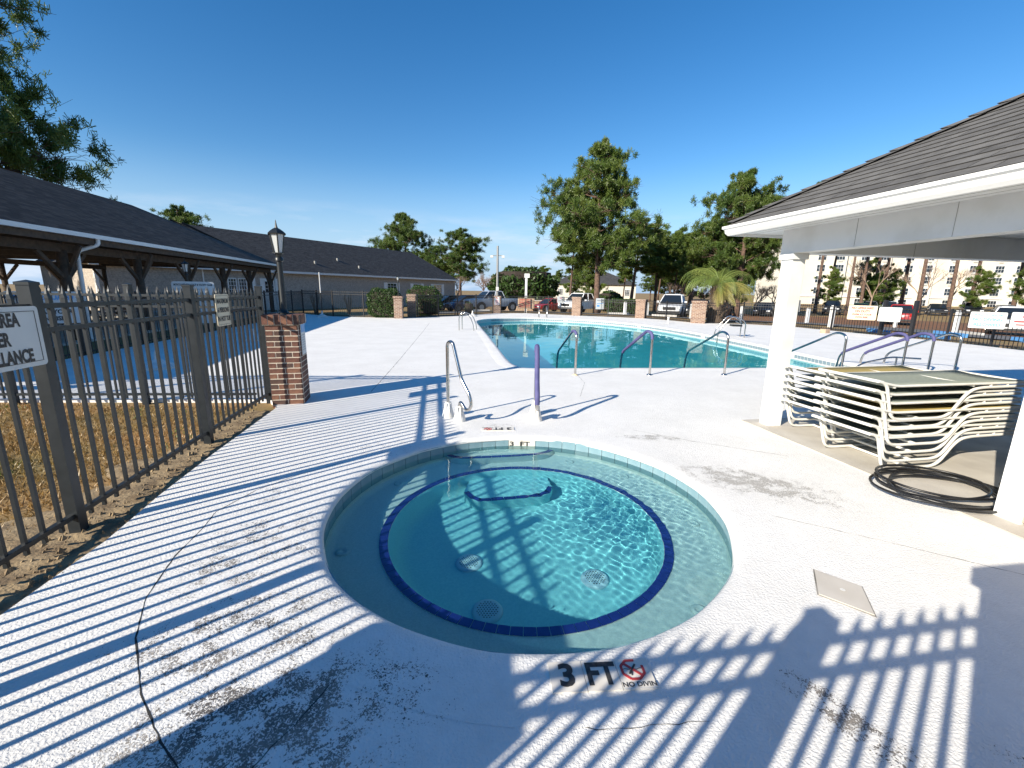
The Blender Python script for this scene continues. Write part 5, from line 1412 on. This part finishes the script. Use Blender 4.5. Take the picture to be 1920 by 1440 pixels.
for k in range(38):
    o = obj('frond', fm[(0, 1, 2, 3, 1, 2, 0, 4)[k % 8]], pm, (0, 0, 2.1 + .12 * rg.random())); o.rotation_euler = (rg.uniform(-.12, .12), rg.uniform(-.1, .1), k * 2.39996)
    s_ = rg.uniform(1.1, 1.4); o.scale = (s_, s_, s_)

# ================================================================== VEHICLES
def car(name, label, style, paint, x, y, heading, cat='car', group=None, small=False):
    t = thing(name, label, cat, (x, y, ground_z(x, y) + .05), heading, group); pm_ = M['car' + paint]
    truck = style == 'truck'; Ln = 5.6 if truck else (4.65 if style == 'suv' else 4.6); hwid = 1.0 if truck else .92; k_ = Ln / 2
    zb, belt, rf_ = (.42, 1.18, 1.86) if truck else ((.30, 1.05, 1.68) if style == 'suv' else (.26, .92, 1.45))
    # lower body: stations along the length (x, half width, bottom, top)
    if truck: st = [(-k_, .93, .55, 1.15), (-k_ + .1, .99, .48, 1.2), (-.2, 1.0, .42, 1.22), (1.1, 1.0, .42, 1.20), (1.35, .99, .42, 1.20), (k_ - .35, .96, .42, 1.12), (k_ - .05, .9, .45, 1.05), (k_, .84, .5, .95)]
    else: st = [(-k_, .78, .42, .85), (-k_ + .12, .87, .34, belt - .02), (-1.2, .92, zb, belt + .01), (.2, .92, zb, belt), (1.0, .91, zb, belt - .02), (k_ - .45, .87, zb, belt - .14), (k_ - .1, .80, zb + .03, belt - .26), (k_, .70, zb + .1, belt - .36)]
    b = MB(); rows_ = []
    for (xx, w_, z0, z1) in st:
        base = len(b.v); zm = z0 + (z1 - z0) * .55
        b.v += [(xx, -w_ * .9, z0), (xx, -w_, zm), (xx, -w_ * .96, z1 - .03), (xx, -w_ * .88, z1), (xx, w_ * .88, z1), (xx, w_ * .96, z1 - .03), (xx, w_, zm), (xx, w_ * .9, z0)]; rows_.append(base)
    for i in range(len(rows_) - 1):
        for j in range(8): b.f.append((rows_[i] + j, rows_[i] + (j + 1) % 8, rows_[i + 1] + (j + 1) % 8, rows_[i + 1] + j))
    b.f.append(tuple(range(rows_[0], rows_[0] + 8))[::-1]); b.f.append(tuple(range(rows_[-1], rows_[-1] + 8)))
    body = smooth_auto(b.build('body', pm_, t), 35); body.data.flip_normals() if body.data.polygons[0].normal.dot(body.data.polygons[0].center) < 0 else None
    # cabin
    if truck: cab = (-.9, -.65, .75, 1.5)
    elif style == 'suv': cab = (-k_ + .12, -k_ + .55, .25, 1.32)
    else: cab = (-1.75, -1.1, .25, 1.1)
    x0, x1, x2, x3 = cab; wb, wt_ = hwid * .88, hwid * .66
    g = MB(); g.add([(x0, -wb, belt), (x3, -wb, belt), (x3, wb, belt), (x0, wb, belt), (x1, -wt_, rf_), (x2, -wt_, rf_), (x2, wt_, rf_), (x1, wt_, rf_)], [(0, 1, 5, 4), (1, 2, 6, 5), (2, 3, 7, 6), (3, 0, 4, 7), (4, 5, 6, 7)]); g.build('glasshouse', M['carglass'], t)
    r = MB(); r.add([(x1 - .05, -wt_ - .02, rf_ - .03), (x2 + .05, -wt_ - .02, rf_ - .03), (x2 + .05, wt_ + .02, rf_ - .03), (x1 - .05, wt_ + .02, rf_ - .03), (x1 + .05, -wt_ + .08, rf_ + .05), (x2 - .08, -wt_ + .08, rf_ + .05), (x2 - .08, wt_ - .08, rf_ + .05), (x1 + .05, wt_ - .08, rf_ + .05)], [(0, 1, 5, 4), (1, 2, 6, 5), (2, 3, 7, 6), (3, 0, 4, 7), (4, 5, 6, 7)]); r.build('roof', pm_, t)
    for s_ in (-1, 1):
        for xa, xb in ((x0, x1), (x3, x2), ((x0 + x3) / 2, (x1 + x2) / 2)):
            MB().bar((xa, s_ * (wb + .005), belt), (xb, s_ * (wt_ + .012), rf_), .07, .05).build('pillar', pm_, t)
    if truck:
        bd = MB(); bd.box(-k_ + .12, -1.0, -.82, .82, 1.17, 1.226); bd.build('bed_floor', M['grille'], t)
    for sx in (-1, 1):
        for sy in (-1, 1):
            wx = sx * Ln * .305 + (.05 if truck else .03); wr = .40 if truck else .36
            a_ = MB().tube([(wx, sy * (hwid - .16), wr + .02), (wx, sy * (hwid + .012), wr + .02)], wr + .07, 18).build('wheel_arch', M['grille'], t)
            w_ = MB().tube([(wx, sy * (hwid - .2), wr - .02), (wx, sy * (hwid + .03), wr - .02)], wr, 20).build('wheel', M['tyre'], t, False)
            MB().tube([(wx, sy * (hwid + .0), wr - .02), (wx, sy * (hwid + .04), wr - .02)], wr * .62, 12).build('rim', M['rim'], w_)
    for s_ in (-1, 1):
        MB().box(k_ - .22, k_ + .015, s_ * .62 - .17, s_ * .62 + .17, belt - .38 if not truck else .86, belt - .22 if not truck else 1.02).build('headlight', M['hlight'], t)
        MB().box(-k_ - .015, -k_ + .12, s_ * .70 - .12, s_ * .70 + .12, belt - .3, belt - .08).build('tail_light', M['tlight'], t)
        MB().box(.55 if not truck else .9, .75 if not truck else 1.1, s_ * (hwid + .1) - .09, s_ * (hwid + .1) + .09, belt + .0, belt + .16).build('mirror', pm_, t)
    MB().box(k_ - .05, k_ + .03, -.45, .45, zb + .28, belt - .26).build('grille', M['grille'], t)
    MB().box(k_ - .1, k_ + .05, -.8, .8, zb + .06, zb + .2).build('bumper', M['grille'] if style != 'truck' else M['rim'], t)
    MB().box(-k_ - .04, -k_ + .1, -.8, .8, zb + .08, zb + .24).build('bumper', M['grille'], t)
    MB().box(-k_ - .025, -k_ + .02, -.26, .26, belt - .34, belt - .2).build('number_plate', M['signw'], t)
hd_ = lambda dx, dy: math.atan2(dy, dx)
car('pickup_truck', 'white pickup truck parked behind the brick pillar in front of the tallest pine', 'truck', 'white', 6.7, 43.2, hd_(-.66, -.75), 'truck')
car('parked_car', 'white crossover parked beside the palm with its front to the fence', 'suv', 'white', 12.6, 35.0, hd_(-.42, -.9))
car('pickup_truck', 'silver blue pickup truck parked near the light pole', 'truck', 'silver', -2.0, 43.4, hd_(-.85, -.52), 'truck')
car('parked_car', 'dark blue sport utility car behind the silver pickup', 'suv', 'blue', -5.2, 48.5, hd_(-.8, -.6))
car('parked_car', 'black sport utility car parked beside the tan building corner', 'suv', 'dark', -7.6, 52.5, hd_(-.8, -.6))
car('parked_car', 'small red car beyond the nose of the white pickup truck', 'sedan', 'red', 4.2, 50.0, hd_(-.8, -.6))
car('parked_car', 'red sport utility car driving away on the road behind the fence', 'suv', 'red', 33.6, 38.2, hd_(.67, .74))
car('parked_car', 'white sport utility car with black trim behind the no diving sign', 'suv', 'white', 30.8, 27.2, hd_(-.75, -.66))
row = [(18.5, 44, 'dark'), (22, 47, 'dark'), (41.5, 57.5, 'dark'), (44.0, 56, 'green'), (51.0, 60, 'silver'), (57.5, 60, 'dark'), (60.6, 58.5, 'dark'), (64, 57.5, 'grey'), (47.5, 59, 'grey'), (28.5, 50, 'dark')]
nm_ = {'dark': 'black', 'green': 'dark green', 'silver': 'silver', 'grey': 'grey'}
for i, (x, y, p_) in enumerate(row):
    g_ = f'{nm_[p_]} cars parked in the far row under the pines'
    car('parked_car', f'{nm_[p_]} car parked in the far row under the pines', ('suv', 'sedan')[i % 2], p_, x, y, hd_(-.6, -.8), group=g_)

# ================================================================== SIGNS, POSTS AND KERBS BEYOND THE POOL
sign('cream no lifeguard on duty sign on the fence before the red car', (15.35, 19.4, .93), R(-40), 1.0, .62, M['signc'],
     [('NO LIFEGUARD', 0, .2, .13, M['red'], .85), ('ON DUTY', 0, .06, .13, M['red'], .9), ('SWIM AT YOUR', 0, -.08, .105, M['red'], .9), ('OWN RISK', 0, -.2, .105, M['red'], .9)])
sign('blank white board on the gate of the right-hand fence', (15.55, 18.2, .92), R(-44), .72, .58, M['signw'], [])
sign('white shallow water no diving allowed sign on the right-hand fence', (15.8, 14.65, .92), R(-48), .84, .54, M['signw'],
     [('SHALLOW WATER', 0, .17, .085, M['blueink'], .9), ('NO DIVING', 0, .02, .13, M['blueink'], 1), ('ALLOWED', 0, -.15, .13, M['blueink'], 1)])
sign('white sign with red NO on the fence beside the shallow water sign', (15.65, 13.4, 1.0), R(-50), .66, .46, M['signw'], [('NO', 0, .1, .12, M['red']), (None, -.25, -.05, .05, M['red'], .5), (None, -.2, -.15, .04, M['red'], .4)])
t = thing('gate_post_pair', 'pair of thick black gate posts in the right-hand fence', 'gate', (16.05, 18.35, 0), R(100))
for s_ in (-.62, .62): MB().cbox(s_, 0, -.2, 1.5, .12, .12).build('gate_post', M['fencefar'], t)
MB().box(-.56, .56, -.02, .02, 1.12, 1.16).build('gate_rail', M['fencefar'], t); MB().box(-.56, .56, -.02, .02, .1, .14).build('gate_rail', M['fencefar'], t)
t = sign('faded tan rules board on a white post behind the far pool edge', (.98, 33.75, .72), R(0), 1.25, .8, M['signwood'], [(None, -.5, .28 - .11 * k, .045, M['red'], .95 - .1 * (k % 2)) for k in range(6)])
MB().box(-.1, .06, .01, .13, -.9, 2.0).build('post', M['trim'], t); MB().box(-.16, .22, -.05, .2, 1.9, 2.2).build('lamp_box', M['ceil'], t)
sign('white notice on the fence left of the white pickup truck', (3.42, 31.75, 1.08), R(15), .56, .46, M['signw'], [('NO', 0, .1, .12, M['red']), (None, -.2, -.08, .05, M['greyink'], .4)])
sign('white notice on the fence at the rear of the white pickup truck', (5.95, 30.35, .86), R(12), .6, .74, M['signw'], [(None, -.22, .22, .07, M['greyink'], .44), (None, -.22, .02, .04, M['blueink'], .44), (None, -.22, -.14, .12, M['blueink'], .2)])
sign('white notice fixed to the brick pillar by the light pole', (-1.2, 32.42, .9), R(3), .38, .58, M['signw'], [('NO', 0, .18, .1, M['red'])] + [(None, -.13, .04 - .09 * k, .03, M['red'], .26) for k in range(4)])
rl = [('MYRTLE BEACH GOLF & YACHT CLUB', 0, .60, .088, M['ink'], .72)] + [(None, -.48, .46 - .11 * k, .022, M['greyink'], .9 - .13 * (k * 7 % 4)) for k in range(10)]
sign('tall white pool rules board on the kids deck fence', (-11.02, 15.3, 1.08), R(33), 1.2, 1.42, M['signw'], rl)
sign('white no lifeguard on duty sign seen through the charcoal fence', (-9.72, 9.15, 1.16), R(42), 1.12, .66, M['signw'],
     [('NO LIFEGUARD', 0, .21, .15, M['blueink'], .82), ('ON DUTY', 0, .05, .12, M['ink'], .9), ('SWIM AT YOUR', 0, -.09, .12, M['ink'], .9), ('OWN RISK', 0, -.23, .12, M['ink'], .9)])
lantern(-12.6, 17.2, 0, 2.6, 'dark post lantern under the pavilion eave', 1.3)
lantern(-6.55, 25.25, 1.24, 1.15, 'small black lantern on the pale hedge pillar', .8)
t = thing('light_pole', 'tall grey light pole with small floodlights behind the far pool end', 'light pole', (-1.31, 36.2, ground_z(-1.31, 36.2)))
smooth_auto(MB().tube([(0, 0, -.1), (0, 0, 4.4), (0, 0, 5.2)], [.11, .085, .08], 12).build('pole', M['pole'], t), 50)
MB().bar((-.5, 0, 4.45), (.5, 0, 4.45), .06, .06).build('arm', M['pole'], t)
for s_ in (-1, 1): MB().cbox(s_ * .45, -.1, 4.28, 4.45, .22, .3).build('floodlight', M['pvc'], t)
MB().cbox(.0, -.13, 1.7, 2.0, .22, .14).build('junction_box', M['pvc'], t)
bl = [(9.2, 36.3), (11.0, 36.2), (12.4, 30.6), (16.1, 31.0), (20.4, 30.5), (17.6, 24.3), (22.6, 22.4), (27, 31)]
for i, (x, y) in enumerate(bl):
    b = MB(); b.box(-.09, .09, -.09, .09, -.3, 1.15 if i > 4 else 1.02); b.cbox(0, 0, 1.15 if i > 4 else 1.02, 1.2 if i > 4 else 1.07, .13, .13)
    tag(b.build('bollard', M['trim'], loc=(x, y, ground_z(x, y)), rz=.3), 'square white post beside the parking road', 'post', 'white posts along the parking road')
for i, (x, y, rz, m_) in enumerate([(17.2, 20.6, 1.3, 'bluestop'), (17.6, 18.3, 1.35, 'bluestop'), (20.6, 17.2, 1.4, 'bluestop'), (20.2, 20.2, 1.4, 'bluestop'), (8.8, 36.8, .0, 'kerb'), (11.4, 33.2, -.5, 'kerb'), (-3.0, 39.5, .1, 'kerb'), (23.5, 22.5, 1.3, 'kerb')]):
    b = MB(); b.prism([(-.9, -.08), (.9, -.08), (.9, .08), (-.9, .08)], -.04, .13)
    col_ = 'blue painted' if m_ == 'bluestop' else 'pale concrete'
    tag(b.build('wheel_stop', M[m_], loc=(x, y, ground_z(x, y) + .05), rz=rz), f'{col_} wheel stop at the edge of the parking road', 'wheel stop', f'{col_} wheel stops')
t = thing('deck_spigot', 'short white pipe standing on the deck beside the crossover fence', 'pipe', (8.6, 24.3, 0)); MB().tube([(0, 0, 0), (0, 0, .3)], .05, 10).build('pipe', M['pvc'], t); MB().tube([(0, 0, .3), (0, 0, .36)], .065, 10).build('cap', M['pvc'], t)
t = thing('concrete_block', 'small tan block on the deck by the right-hand fence', 'block', (14.0, 19.6, 0), .4); MB().box(-.15, .15, -.12, .12, 0, .18).build('block', M['signwood'], t)
